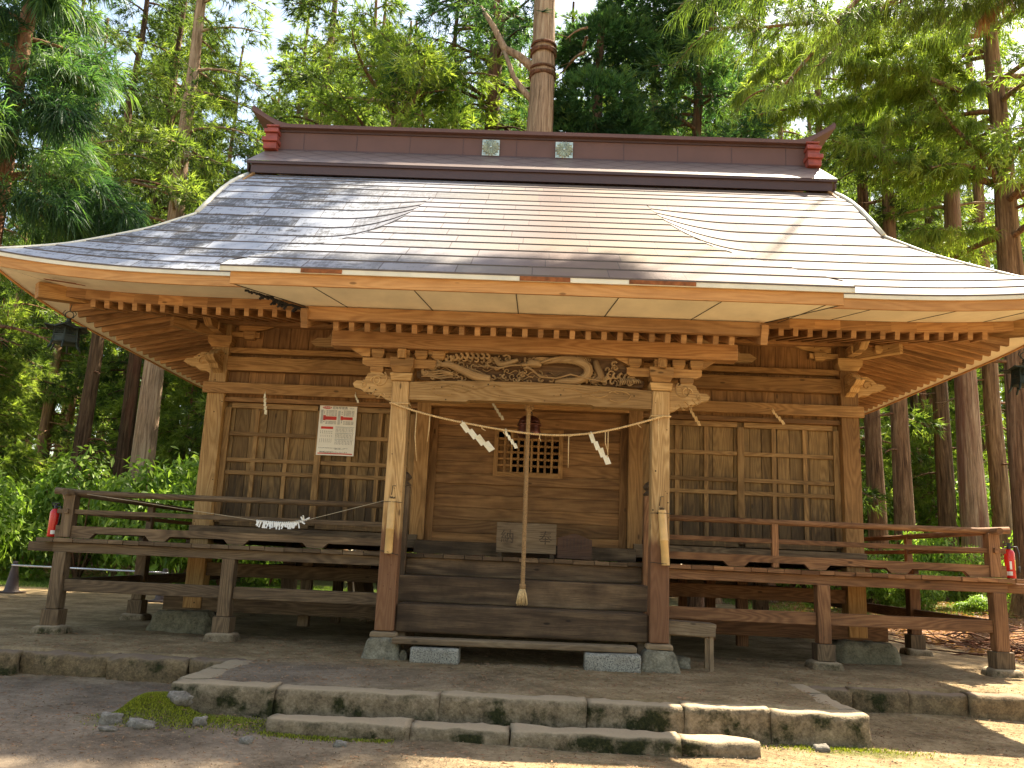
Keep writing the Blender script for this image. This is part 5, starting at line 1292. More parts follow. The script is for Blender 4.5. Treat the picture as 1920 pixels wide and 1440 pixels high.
# paper fortunes tied to a string
t = empty('fortune_string', (-2.9, 0.74, 1.36), 'sagging string with a bunch of tied white paper fortunes before the left railing', 'paper fortunes')
sp = [(-5.25,0.74,1.612),(-4.6,0.72,1.545),(-3.9,0.71,1.465),(-3.15,0.70,1.385),(-2.85,0.70,1.378),(-2.58,0.66,1.410),(-2.2,0.45,1.50),(-1.56,0.04,1.645)]
mb = MB(); mb.tube(sp, 0.0035, 5); mb.build('string', STRING, t)
random.seed(70)
for k in range(26):
    f = k/25; x = -3.16+0.58*f; z = 1.386-0.012*math.sin(f*3.1)+(0.03*max(0,f-0.6)/0.4); mb = MB()
    for q in range(2):
        ang = random.uniform(-0.45, 0.5); ln_ = random.uniform(0.045, 0.085); d = Vector((math.sin(ang), random.uniform(-.3,.0), -math.cos(ang)))
        if k > 21: d = Vector((random.uniform(-.6,.9), -0.2, random.uniform(-.4,.9))).normalized()
        p = Vector((x+random.uniform(-.008,.008), 0.695, z)); mb.beam(p, p+d*ln_, 0.015, 0.004, up=(0,1,0.1))
    rock(mb, (x, 0.692, z), (0.010,0.008,0.010), seed=k, n=6, m=4); mb.build('paper_fortune', PAPERW, t)
# barrier: two dark cones with a pipe
for (x, y, lab) in ((-9.88, 7.3, 'dark brown traffic cone at the left edge carrying the grey pipe'), (-6.70, 6.75, 'dark brown traffic cone behind the veranda at the right end of the grey pipe')):
    t = empty('traffic_cone', (x, y, gz(x,y)), lab, 'cone', 'cones of the pipe barrier'); g = gz(x,y)
    mb = MB(); mb.box(x-0.19,x+0.19,y-0.19,y+0.19,g,g+0.035); mb.build('base', CONEM, t, bevel=0.01)
    mb = MB(); mb.lathe([(0.15,0.036),(0.13,0.06),(0.05,0.56),(0.045,0.60),(0.0,0.61)], (x,y,g), 18); mb.build('cone_body', CONEM, t)
t = empty('barrier_pipe', (-8.3, 7.03, 0.5), 'thin grey metal pipe resting on the two dark cones', 'pipe')
mb = MB(); mb.tube([(-9.88,7.23,0.53),(-6.70,6.68,0.53)], 0.017, 8); mb.build('pipe', PIPE, t)
mb = MB()
for (x,y) in ((-9.88,7.3),(-6.70,6.75)): mb.tube([(x+0.055*math.cos(w), y+0.055*math.sin(w), 0.53) for w in np.linspace(0,6.28,13)], 0.012, 5)
mb.build('ring', PIPE, t)
# lumber under the hall
random.seed(80)
labs = ['thin old board leaning under the hall behind the left tie beam', 'wide pale board leaning under the hall behind the left tie beam']
for k in range(11):
    x = -2.75+0.13*k; mb = MB(); dx_ = random.uniform(-.35,.45)
    mb.beam((x, 4.6+random.uniform(-.3,.3), 0.02), (x+dx_, 4.9, random.uniform(0.7,0.98)), random.choice([0.05,0.08,0.16]), 0.02, up=(0,1,0)); o = mb.build('old_board', W_PLANK)
    tag(o, 'old boards leaning in a jumble under the hall floor, left of the stairs', 'board', 'old boards stored under the hall')
# stones by the mossy mound
random.seed(90)
def place_rock(x, y, r, lab, s_, mat=ROCK, flat=None):
    mb = MB(); rock(mb, (x, y, gz(x,y)+r[2]*0.35), r, seed=s_, n=16, m=10, amp=0.45, flat=flat); o = mb.build('stone', mat); tag(o, lab, 'stone', 'loose stones by the mossy mound'); return o
place_rock(-3.02,-2.72,(0.085,0.06,0.05),'angular grey stone at the left end of the loose stones, below the moss mound',1)
place_rock(-2.80,-2.80,(0.06,0.045,0.035),'small grey stone in the middle of the loose stones below the moss mound',2)
place_rock(-2.70,-2.86,(0.075,0.05,0.035),'flat pale stone at the right of the loose stones below the moss mound',3)
place_rock(-2.93,-2.95,(0.065,0.04,0.022),'flat small stone nearest the viewer below the moss mound',4)
place_rock(-2.33,-2.78,(0.05,0.045,0.045),'round grey stone half sunk in moss right of the mound',5)
place_rock(-2.62,-2.50,(0.10,0.06,0.05),'dark stone tucked under the right side of the moss mound',6)
place_rock(-1.9,-3.02,(0.05,0.05,0.03),'thin wedge stone in the earth in front of the low step',7)
place_rock(-1.25,-2.96,(0.045,0.03,0.03),'small stone alone in front of the low stone step',8)
place_rock(2.33,-2.44,(0.06,0.05,0.035),'pale stone at the foot of the curb right of the low step',9)
place_rock(1.72,0.35,(0.14,0.12,0.09),'brown stone on the earth beside the bench behind the right pillar',10, STONE_P)
place_rock(-1.22,-0.12,(0.04,0.04,0.07),'small upright stone between the left pillar stone and granite block',11, STONE_P)
place_rock(1.28,-0.15,(0.05,0.05,0.06),'small stone wedged between the right granite block and pillar stone',12, STONE_P)

# ------------------------------------------------------------------ vegetation
def leafmat(name, c0, c1, c2, trans=0.45, rough=0.55):
    m, nt, bs = newmat(name); out = nt.nodes['Material Output']
    a = N(nt, 'ShaderNodeAttribute', attribute_name='tint'); oi = N(nt, 'ShaderNodeObjectInfo')
    f = math_(nt, 'ADD', a.outputs['Fac'], math_(nt, 'MULTIPLY', math_(nt, 'SUBTRACT', oi.outputs['Random'], 0.5), 0.25))
    c = ramp(nt, f, [(0.1, c0), (0.5, c1), (0.9, c2)]).outputs[0]
    L(nt, c, bs.inputs['Base Color']); bs.inputs['Roughness'].default_value = rough; bs.inputs['Specular IOR Level'].default_value = 0.35
    tr = N(nt, 'ShaderNodeBsdfTranslucent'); tc = mixc(nt, 1.0, c, (1.35, 1.5, 0.7), 'MULTIPLY'); L(nt, tc, tr.inputs['Color'])
    mx = N(nt, 'ShaderNodeMixShader'); mx.inputs[0].default_value = trans; L(nt, bs.outputs[0], mx.inputs[1]); L(nt, tr.outputs[0], mx.inputs[2])
    L(nt, mx.outputs[0], out.inputs['Surface']); return m
SUGI  = leafmat('cedar_needles', (0.040,0.066,0.018), (0.12,0.170,0.036), (0.27,0.32,0.065), 0.55)
SUGID = leafmat('cedar_needles_dark', (0.024,0.058,0.028), (0.062,0.130,0.048), (0.17,0.26,0.06), 0.5)
SUGIB = leafmat('cedar_needles_bright', (0.085,0.13,0.025), (0.20,0.26,0.045), (0.34,0.38,0.08), 0.58)
BROAD = leafmat('broad_leaves', (0.08,0.14,0.02), (0.22,0.33,0.05), (0.44,0.52,0.13), 0.5, 0.4)
SUGIC = leafmat('cedar_tufts', (0.035,0.085,0.038), (0.10,0.20,0.065), (0.30,0.42,0.08), 0.5)
DEADL = leafmat('dead_needles', (0.16,0.07,0.03), (0.30,0.14,0.06), (0.40,0.22,0.10), 0.3)
GRASSM = leafmat('grass_blades', (0.05,0.10,0.015), (0.12,0.20,0.03), (0.25,0.32,0.07), 0.4)
MOSSM = leafmat('moss', (0.05,0.06,0.006), (0.20,0.21,0.018), (0.42,0.44,0.04), 0.3)
NEEDLE = plain('fallen_needles', (0.26,0.14,0.07), 0.9, var=0.4, sc=40)
def bark(name, c0, c1, c2):
    m, nt, bs = newmat(name)
    tc = N(nt, 'ShaderNodeTexCoord').outputs['Object']; oi = N(nt, 'ShaderNodeObjectInfo')
    n1 = noise(nt, mapv(nt, tc, (16, 16, 1.1)), 1.0, 6, 0.7, 0.6); n2 = noise(nt, mapv(nt, tc, (3, 3, 0.35)), 1.0, 4)
    f = math_(nt, 'ADD', math_(nt, 'MULTIPLY', n1, 0.75), math_(nt, 'MULTIPLY', n2, 0.25))
    c = ramp(nt, f, [(0.36, c0), (0.50, c1), (0.66, c2)]).outputs[0]
    red = ramp(nt, math_(nt, 'ADD', n2, math_(nt, 'MULTIPLY', math_(nt, 'SUBTRACT', oi.outputs['Random'], 0.5), 0.3)), [(0.55, (0,0,0)), (0.70, (0.8,)*3)]).outputs[0]
    c = mixc(nt, red, c, mixc(nt, n1, (0.06,0.02,0.012), (0.30,0.125,0.075)))
    L(nt, c, bs.inputs['Base Color']); bs.inputs['Roughness'].default_value = 0.95; bs.inputs['Specular IOR Level'].default_value = 0.15
    bump(nt, n1, 1.0, 0.05, bs); return m
BARK = bark('cedar_bark', (0.06,0.034,0.020), (0.22,0.125,0.066), (0.44,0.275,0.15))
BARKP = bark('cedar_bark_pale', (0.12,0.075,0.045), (0.33,0.22,0.135), (0.54,0.40,0.26))
BARKD = bark('cedar_bark_dark', (0.03,0.018,0.011), (0.115,0.068,0.038), (0.24,0.15,0.085))
def blades(rng, C, OUT, K, Ln, W, spread, droop, bend=0.25, tint=None, simple=False):
    n = len(C); C = np.repeat(C, K, 0); O = np.repeat(OUT, K, 0)
    d = O + rng.normal(0, spread, C.shape) + np.array([0, 0, -droop]); d /= np.linalg.norm(d, axis=1)[:, None]
    L_ = Ln*rng.uniform(0.55, 1.25, (len(C), 1)); b = C + rng.normal(0, 0.06*Ln, C.shape)
    s = np.cross(d, rng.normal(0, 1, C.shape)); s /= np.linalg.norm(s, axis=1)[:, None]+1e-9; s = s*W/2
    tt = np.repeat(tint if tint is not None else rng.uniform(0, 1, n), K) + rng.normal(0, 0.10, len(C))
    m = len(C)
    if simple:
        tip = b + d*L_ + np.array([0,0,-1])*L_*bend*0.5
        V = np.stack([b-s, b+s, tip], 1).reshape(-1, 3); F = np.arange(3*m).reshape(-1, 3); T = np.repeat(tt, 3)
    else:
        mid = b + d*L_*0.55; tip = b + d*L_ + np.array([0,0,-1])*L_*bend
        V = np.stack([b-s*.6, b+s*.6, mid-s, mid+s, tip], 1).reshape(-1, 3); o = (np.arange(m)*5)[:, None]
        F = np.concatenate([o+np.array([[0,1,3]]), o+np.array([[0,3,2]]), o+np.array([[2,3,4]])], 0); T = np.repeat(tt, 5)
    return V, F, T
def limbs_tree(seed, z0, z1, Rm, nl, clumps=8, tufts=13, K=9, Ln=0.30, W=0.03, prof='cone', dead=8, zdead=3.0, azr=None, thick=0.05, simple=True, cr=0.42, droop=0.35, lift=0.15, off=None):
    """limbs that sweep out of a trunk and carry clumps of needle tufts"""
    rng = np.random.default_rng(seed); mb = MB(); CS = []; OS = []; TS = []
    for i in range(nl+dead):
        isd = i >= nl
        z = rng.uniform(zdead, z0+1) if isd else z0 + (z1-z0)*((i+rng.random())/nl)
        h = (z-z0)/(z1-z0); az = rng.uniform(0, 6.283) if azr is None else rng.uniform(*azr)
        ln = Rm*(1.0-0.72*max(0, h)) if prof == 'cone' else Rm*(math.sin(math.pi*min(1, max(0.12, h*0.85+0.12))))
        ln *= rng.uniform(0.65, 1.15)
        if isd: ln = Rm*rng.uniform(0.2, 0.6)
        D = np.array([math.cos(az), math.sin(az), 0]); S = np.array([-D[1], D[0], 0]); wob = rng.uniform(-0.15, 0.15)
        LN = np.array([off[0], off[1], 0])*((z/off[2])**(1/1.15)) if off else 0
        def P(t): return D*ln*t + S*ln*wob*math.sin(t*3) + np.array([0, 0, z + ln*(lift*t*1.6 - 0.40*t*t)]) + LN
        pts = [P(t) for t in np.linspace(0, 1, 7)]
        mb.tube(pts, list(np.linspace(thick*(0.6+0.6*ln/Rm), 0.010, 7)), 5, cap=False)
        if isd:
            for k in range(3): t = rng.uniform(.4,1); q = P(t); mb.tube([q, q+S*rng.uniform(-.5,.5)+D*0.2+np.array([0,0,rng.uniform(-.2,.15)])], [0.010,0.004], 4, cap=False)
            continue
        nc = max(3, int(clumps*ln/Rm*1.1))
        for k in range(nc):
            t = 0.28 + 0.75*(k+rng.random())/nc; side = rng.choice([-1, 1])*rng.uniform(0.05, 0.34)*ln*(1.15-t)
            c = P(min(t, 1.02)) + S*side + np.array([0, 0, rng.uniform(-0.15, 0.12)])
            if rng.random() < 0.6: mb.tube([P(min(1, t*0.9)), c], [0.016, 0.006], 4, cap=False)
            r = cr*rng.uniform(0.7, 1.25); n = tufts
            q = rng.normal(0, 1, (n, 3)); q /= np.linalg.norm(q, axis=1)[:, None]; q *= rng.uniform(0.35, 1.0, (n, 1))**0.6
            CS.append(c + q*np.array([r, r, r*0.62])); OS.append(q*0.8 + D*0.5 + np.array([0, 0, 0.25])); TS.append(np.clip(rng.uniform(0.1, 0.75)+rng.normal(0, 0.12, n), 0, 1))
    C = np.concatenate(CS); O = np.concatenate(OS); T = np.concatenate(TS)
    V, F, TT = blades(rng, C, O, K, Ln, W, 0.45, droop, 0.3, T, simple)
    return mb, V, F, TT
def trunk_mb(r0_, H, seed, lean=(0,0), segs=34, n=26, top=0.18, kinks=0.06):
    V = []; F = []
    for j in range(segs+1):
        t = j/segs; z = H*t**1.15; r = r0_*((1-t)*(1-top)+top) + r0_*0.55*math.exp(-z/0.45)
        cx = lean[0]*t + kinks*mnoise.noise(Vector((z*0.25, seed, 0)))*3*t; cy = lean[1]*t + kinks*mnoise.noise(Vector((z*0.25, seed, 7)))*3*t
        for k in range(n):
            a = 2*math.pi*k/n; f = 1 + 0.09*mnoise.noise(Vector((math.cos(a)*3, math.sin(a)*3, z*0.25+seed*5))) + 0.05*mnoise.noise(Vector((math.cos(a)*9, math.sin(a)*9, z*0.5+seed)))
            f += 0.12*math.exp(-z/0.5)*math.sin(a*4+seed)
            V.append((cx+r*f*math.cos(a), cy+r*f*math.sin(a), z))
    for j in range(segs):
        for k in range(n): k2 = (k+1) % n; F.append((j*n+k, j*n+k2, (j+1)*n+k2, (j+1)*n+k))
    return np.array(V), np.array(F)
LIB = {}
def make_tree(name, label, group, x, y, tr, H, crown_args, seed, bm=BARK, lm=SUGI, key=None, lean=(0,0), cat='tree', sc=1.0, rz=0.0, zoff=None):
    """thing > trunk, limbs, crown; meshes are shared between trees of the same key"""
    t = empty(name, (x, y, (gz(x, y) if zoff is None else zoff)-0.08), label, cat, group, rz)
    k = key or (seed, name)
    if k not in LIB:
        V, F = trunk_mb(tr, H, seed, lean); o1 = mesh_np('trunk', V, F, bm, t, smooth=True)
        mb, V, F, T = limbs_tree(**crown_args); o2 = mb.build('limbs', bm, t, local=True); o3 = mesh_np('crown', V, F, lm, t, attr=T)
        LIB[k] = (o1, o2, o3)
    else:
        for src in LIB[k]:
            c = src.copy(); scene.collection.objects.link(c); c.parent = t
    t.scale = (sc, sc, sc); return t
def px_at(px, Yw, yref=1000):
    """world x where a vertical at picture column px stands on the plane y = Yw (measured once from the photograph)"""
    d = fw + rr*((px-960)/1586.85) - uu*((yref-720)/1586.85); return CAMP[0] + d.x*(Yw-CAMP[1])/d.y
ca = lambda seed, z0, z1, Rm, nl, **k: dict(seed=seed, z0=z0, z1=z1, Rm=Rm, nl=nl, **k)
# --- trees that can be told apart
make_tree('cedar_tree', 'tall pale cedar trunk left of the hall, rising past the left roof edge', None, -10.75, 14.0, 0.36, 25, ca(1, 9.0, 24, 3.4, 40, dead=7, zdead=6), 1, BARKP, SUGI)
make_tree('cedar_tree', 'dark cedar trunk farthest left of the three behind the hanging lantern', 'dark cedars left of the hall', -13.6, 16.0, 0.27, 22, ca(2, 10.0, 21, 2.6, 26, dead=12, zdead=3.0), 2, BARKD, SUGI, key='darkc')
make_tree('cedar_tree', 'dark cedar trunk in the middle of the three left of the pale trunk', 'dark cedars left of the hall', -13.05, 17.6, 0.27, 22, None, 2, key='darkc', rz=2.1, sc=1.03)
make_tree('cedar_tree', 'dark cedar trunk half hidden directly behind the pale trunk', 'dark cedars left of the hall', -13.4, 19.5, 0.27, 22, None, 2, key='darkc', rz=4.0, sc=1.08)
make_tree('cedar_tree', 'near dark cedar at the left edge, its sprays drooping over the roof corner', None, -9.9, 5.0, 0.30, 17, ca(4, 6.6, 16.5, 2.3, 46, K=12, Ln=0.42, W=0.020, simple=False, droop=0.7, cr=0.36, clumps=9, dead=10, zdead=2.5), 4, BARK, SUGID)
T0 = make_tree('cedar_tree', 'huge pale cedar trunk rising behind the middle of the ridge, wrapped with vines', None, -0.02, 9.0, 0.50, 26, ca(5, 17.5, 26, 3.0, 44, tufts=18, dead=3, zdead=13, off=(1.8,-0.3,26)), 5, BARKP, SUGI)
mb = MB()
for (z, tl, r_) in ((12.55, 0.25, 0.06), (12.42, -0.1, 0.05), (12.66,0.1,0.045), (13.15, 0.2, 0.06), (13.02, -0.12, 0.05), (13.27, 0.05, 0.045)):
    mb.tube([(0.283*math.cos(w), 0.283*math.sin(w), z+tl*0.35*math.sin(w)) for w in np.linspace(0, 6.6, 26)], r_*0.75, 6)
mb.build('vine_coil', BARKD, T0, local=True)
mb = MB(); mb.tube([(-0.15,0,12.6),(-0.55,0.05,13.0),(-0.95,0.1,13.25),(-1.25,0.2,13.9),(-1.6,0.3,14.5)], [0.12,0.10,0.09,0.07,0.05], 8); mb.tube([(-0.15,0,11.75),(-0.42,0,12.05),(-0.70,0.1,12.5),(-0.95,0.1,13.2)], [0.09,0.08,0.06,0.05], 8); mb.build('forked_limb', BARKP, T0, local=True)
make_tree('cedar_tree', 'dark straight cedar trunk just left of the huge pale trunk', None, -1.30, 11.2, 0.36, 24, ca(6, 12, 23, 3.6, 34, dead=14, zdead=8), 6, BARKD, SUGID)
make_tree('cedar_tree', 'slim dark cedar trunk behind tangled branches left of the ridge centre', None, -2.6, 12.6, 0.17, 20, ca(7, 9.5, 19, 3.2, 36, dead=16, zdead=7.5, thick=0.06), 7, BARKD, SUGID)
make_tree('cedar_tree', 'gnarled cedar of tangled bare branches with bright tips left of the ridge centre', None, -3.9, 11.0, 0.16, 14.5, ca(8, 8.6, 14.4, 3.3, 30, dead=26, zdead=8.2, thick=0.07, prof='round', cr=0.5, lift=0.35, tufts=16), 8, BARKP, SUGIB)
def clump_tree(name, label, x, y, blobs, trunkpath, lm, seed, bm=BARKD, K=12, Ln=0.19, W=0.034, dens=620):
    """tree whose foliage is a few big rounded masses of short tufts"""
    t = empty(name, (x, y, gz(x,y)-0.05), label, 'tree'); rng = np.random.default_rng(seed); g = t.location
    mb = MB()
    for path, r in trunkpath: mb.tube([Vector(p) for p in path], r, 10, cap=False)
    mb.build('trunk', bm, t, local=True); C = []; O = []; T = []
    for (c, r) in blobs:
        n = int(dens*r[0]*r[2]*2.2); q = rng.normal(0, 1, (n, 3)); q /= np.linalg.norm(q, axis=1)[:, None]
        lump = np.array([1+0.30*mnoise.noise(Vector(v*2.3)+Vector((seed, c[0], c[2]))) + 0.16*mnoise.noise(Vector(v*6.0)+Vector((c[0], seed, 0))) for v in q])
        rad = rng.uniform(0.74, 1.0, n)*lump; C.append(np.array(c)+q*rad[:, None]*np.array(r)); O.append(q*1.0+np.array([0,0,0.25]))
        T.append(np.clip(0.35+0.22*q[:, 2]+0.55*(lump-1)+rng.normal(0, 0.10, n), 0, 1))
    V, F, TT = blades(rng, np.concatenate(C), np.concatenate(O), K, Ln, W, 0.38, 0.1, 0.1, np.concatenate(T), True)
    mesh_np('crown', V, F, lm, t, attr=TT); return t
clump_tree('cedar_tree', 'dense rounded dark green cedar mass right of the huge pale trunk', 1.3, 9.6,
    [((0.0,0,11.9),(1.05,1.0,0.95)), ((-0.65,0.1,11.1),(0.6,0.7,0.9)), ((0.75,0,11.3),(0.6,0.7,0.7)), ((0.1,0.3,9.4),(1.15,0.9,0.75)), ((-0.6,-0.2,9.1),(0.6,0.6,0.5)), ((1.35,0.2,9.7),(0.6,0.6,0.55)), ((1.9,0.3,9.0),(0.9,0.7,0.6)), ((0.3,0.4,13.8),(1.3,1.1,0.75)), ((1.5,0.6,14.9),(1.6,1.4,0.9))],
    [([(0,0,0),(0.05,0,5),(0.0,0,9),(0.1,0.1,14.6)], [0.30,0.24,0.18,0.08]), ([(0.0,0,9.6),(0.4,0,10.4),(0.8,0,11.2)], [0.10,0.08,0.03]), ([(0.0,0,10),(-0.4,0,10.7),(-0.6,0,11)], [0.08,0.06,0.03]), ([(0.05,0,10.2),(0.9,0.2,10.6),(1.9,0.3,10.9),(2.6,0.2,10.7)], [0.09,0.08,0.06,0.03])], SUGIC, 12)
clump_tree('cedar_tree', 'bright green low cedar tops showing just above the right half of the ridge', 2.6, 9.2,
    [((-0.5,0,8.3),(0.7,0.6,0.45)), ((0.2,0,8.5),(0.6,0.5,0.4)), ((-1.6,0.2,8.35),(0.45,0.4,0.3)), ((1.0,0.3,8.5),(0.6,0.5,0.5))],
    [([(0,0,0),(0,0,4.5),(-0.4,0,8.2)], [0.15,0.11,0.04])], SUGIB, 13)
# tall neighbour of the huge trunk
make_tree('cedar_tree', 'tall dark cedar behind the ridge right of the round mass, forked limbs hanging', None, 4.0, 10.8, 0.26, 19.5, ca(14, 10.5, 19, 2.6, 40, tufts=16, dead=14, zdead=8), 14, BARKD, SUGID)
# the forked cedar at the right
FX = 11.05
F_ = make_tree('cedar_tree', 'large forked cedar at the right edge with long branches reaching over the roof', None, FX, 9.6, 0.42, 20, ca(15, 8.6, 16.3, 3.7, 34, K=11, Ln=0.28, W=0.022, simple=False, droop=0.15, dead=8, zdead=5, thick=0.08), 15, BARK, SUGIB)
def long_limbs(parent, seed, specs, lm, bm, K=12, Ln=0.45, W=0.016, gap=0.22, spread=0.3, droop=0.9, dmul=1.0, start=0.12, name='spray'):
    """hand-placed limbs (polyline in the tree's own space) hung with drooping sprays"""
    rng = np.random.default_rng(seed); mb = MB(); C = []; O = []; T = []
    for pts, r0_, dens, wd in specs:
        P_ = [Vector(p) for p in pts]; mb.tube(P_, list(np.linspace(r0_, r0_*0.2, len(P_))), 7, cap=False); tot = sum((b-a).length for a, b in zip(P_, P_[1:]))
        n = int(tot*dens*dmul)
        for k in range(n):
            d = tot*(start+(1-start)*(k+rng.random())/n); acc = 0
            for a, b in zip(P_, P_[1:]):
                l = (b-a).length
                if acc+l >= d or b is P_[-1]: c = a.lerp(b, min(1, (d-acc)/l)); tg = (b-a).normalized(); break
                acc += l
            sd = tg.cross(Vector((0,0,1))).normalized()*rng.choice([-1,1]); tl = rng.uniform(0.25, 1.0)*wd*(1.1-0.6*d/tot)
            e = c + sd*tl + tg*tl*0.7 + Vector((0,0,-tl*rng.uniform(0.1, 0.5))); mb.tube([c, (c+e)/2+Vector((0,0,0.04)), e], [0.012,0.008,0.004], 4, cap=False)
            m_ = max(3, int(tl/0.07)); tn = np.clip(rng.uniform(0.2, 0.8), 0, 1)
            for q in range(m_):
                f = (q+rng.random())/m_; p = c.lerp(e, f); C.append(np.array(p)); O.append(np.array(sd*0.45+tg*0.45)); T.append(tn)
    mb.build('limbs', bm, parent, local=True); V, F, TT = blades(rng, np.array(C), np.array(O), K, Ln, W, spread, droop, 0.45, np.array(T), False)
    return mesh_np(name, V, F, lm, parent, attr=TT)
def loc(parent, x, y, z): return (x-parent.location.x, y-parent.location.y, z-parent.location.z)
def pix(px, py, Yw):
    d = fw + rr*((px-960)/1586.85) - uu*((py-720)/1586.85); t_ = (Yw-CAMP[1])/d.y; return (CAMP[0]+d.x*t_, Yw, CAMP[2]+d.z*t_)
long_limbs(F_, 31, [
  ([loc(F_, *pix(1868,345,9.6)), loc(F_, *pix(1760,318,9.2)), loc(F_, *pix(1660,300,8.9)), loc(F_, *pix(1560,262,8.7))], 0.09, 7, 1.0),
  ([loc(F_, *pix(1860,240,9.6)), loc(F_, *pix(1800,238,9.3)), loc(F_, *pix(1720,228,9.1)), loc(F_, *pix(1655,228,8.8))], 0.08, 6, 0.8),
  ([loc(F_, *pix(1872,430,9.6)), loc(F_, *pix(1800,432,9.3)), loc(F_, *pix(1720,428,9.1))], 0.06, 6, 0.7),
  ([loc(F_, *pix(1870,150,9.6)), loc(F_, *pix(1800,170,9.2)), loc(F_, *pix(1700,130,8.8)), loc(F_, *pix(1560,120,8.4)), loc(F_, *pix(1450,150,8.2))], 0.08, 8, 1.0),
  ([loc(F_, *pix(1890,380,9.6)), loc(F_, *pix(1850,300,9.2)), loc(F_, *pix(1790,240,8.8)), loc(F_, *pix(1740,170,8.5))], 0.09, 5, 0.6),
  ([loc(F_, *pix(1870,60,9.6)), loc(F_, *pix(1700,90,9.0)), loc(F_, *pix(1560,60,8.6)), loc(F_, *pix(1440,110,8.2)), loc(F_, *pix(1390,170,8.0))], 0.07, 9, 1.1),
  ([loc(F_, *pix(1880,200,9.6)), loc(F_, *pix(1780,120,10.2)), loc(F_, *pix(1640,190,10.4)), loc(F_, *pix(1500,200,10.2)), loc(F_, *pix(1420,215,10))], 0.07, 9, 1.1)], SUGIB, BARK, K=12, Ln=0.27, W=0.020, spread=0.5, droop=0.25, dmul=1.6)
long_limbs(F_, 35, [  # high limbs out of view, added to shade the porch roof and front ground
  ([loc(F_, 10.7,9.5,18.5), loc(F_, 10.0,8.0,20.0), loc(F_, 9.0,6.9,20.8), loc(F_, 7.0,6.7,21.0), loc(F_, 5.4,6.8,21.0)], 0.022, 9, 0.65),
  ([loc(F_, 10.7,9.5,19.5), loc(F_, 10.2,7.6,21.0), loc(F_, 9.2,6.4,21.8), loc(F_, 7.6,6.2,22.0), loc(F_, 6.4,6.2,22.0)], 0.02, 7, 0.6)], SUGI, BARK, K=12, Ln=0.3, W=0.03, spread=0.5, droop=0.2, dmul=1.6, start=0.5)
# near tree outside the right edge whose sprays hang into the top right of the view
H_ = empty('cedar_tree', (8.6, -1.2, gz(8.6,-1.2)-0.05), 'near cedar branches with long drooping sprays entering at the upper right corner', 'tree')
V, F = trunk_mb(0.30, 13, 41); mesh_np('trunk', V, F, BARK, H_, smooth=True)
long_limbs(H_, 33, [
  ([loc(H_, 8.5,-1.2,7.4), loc(H_, *pix(1900,-60,-1.2)), loc(H_, *pix(1690,0,-1.3)), loc(H_, *pix(1560,38,-1.4)), loc(H_, *pix(1440,50,-1.5)), loc(H_, *pix(1330,52,-1.6))], 0.045, 9, 0.75),
  ([loc(H_, 8.5,-1.2,7.9), loc(H_, *pix(1800,-130,-0.6)), loc(H_, *pix(1640,-40,-0.8)), loc(H_, *pix(1540,80,-1.0)), loc(H_, *pix(1470,160,-1.1)), loc(H_, *pix(1420,172,-1.2))], 0.04, 6, 0.55),
  ([loc(H_, 8.5,-1.2,6.9), loc(H_, *pix(1920,-30,-0.4)), loc(H_, *pix(1850,10,-0.6)), loc(H_, *pix(1760,18,-0.8)), loc(H_, *pix(1690,30,-0.9))], 0.04, 11, 0.6),
  ([loc(H_, 8.5,-1.2,8.2), loc(H_, *pix(1700,-150,-2.0)), loc(H_, *pix(1520,-70,-2.0)), loc(H_, *pix(1400,-20,-2.0)), loc(H_, *pix(1290,0,-2.0))], 0.035, 9, 0.6),
  ([loc(H_, 8.5,-1.2,8.0), loc(H_, *pix(1800,-160,0.4)), loc(H_, *pix(1650,-20,0.2)), loc(H_, *pix(1590,60,0.0)), loc(H_, *pix(1540,120,-0.2))], 0.035, 7, 0.5)], SUGI, BARK, K=13, Ln=0.20, W=0.0075, spread=0.42, droop=0.45, dmul=1.9)
long_limbs(H_, 34, [([loc(H_, *pix(1900,-30,-0.5)), loc(H_, *pix(1870,0,-0.6)), loc(H_, *pix(1840,25,-0.6))], 0.02, 16, 0.30)], DEADL, BARK, K=8, Ln=0.22, W=0.012, name='dead_spray')
# trunks right of the hall
for (px, Yw, r_, s_, bm_, lab) in ((1645,15.2,0.29,21,BARK,'brown cedar trunk nearest the right corner of the hall'), (1697,14.0,0.30,22,BARK,'reddish cedar trunk second from the right corner of the hall'),
        (1778,17.5,0.32,23,BARKD,'dark cedar trunk between the reddish and the thick furrowed trunks'), (1828,13.2,0.37,24,BARKP,'thick furrowed grey-brown cedar trunk behind the right end of the railing'),
        (1880,16.5,0.31,25,BARK,'brown cedar trunk below the right lantern')):
    make_tree('cedar_tree', lab, 'cedar trunks right of the hall', px_at(px, Yw), Yw, r_, 23, ca(s_, 11.0, 22, 2.8, 24, dead=8, zdead=4), s_, bm_, SUGI)
for (px, Yw, s_, lab) in ((1728,26,0.9,'thin distant cedar trunk seen in the gap beside the reddish trunk'), (1760,30,0.95,'thin distant cedar trunk seen left of the dark right-hand trunk'), (1745,22,0.8,'slim trunk rising behind the long branches above the right roof edge'), (1860,24,0.9,'slim cedar trunk behind the fork of the big right-hand cedar')):
    make_tree('cedar_tree', lab, 'distant cedars right of the hall', px_at(px, Yw), Yw, 0.27, 22, None, 2, key='darkc', rz=px, sc=s_)
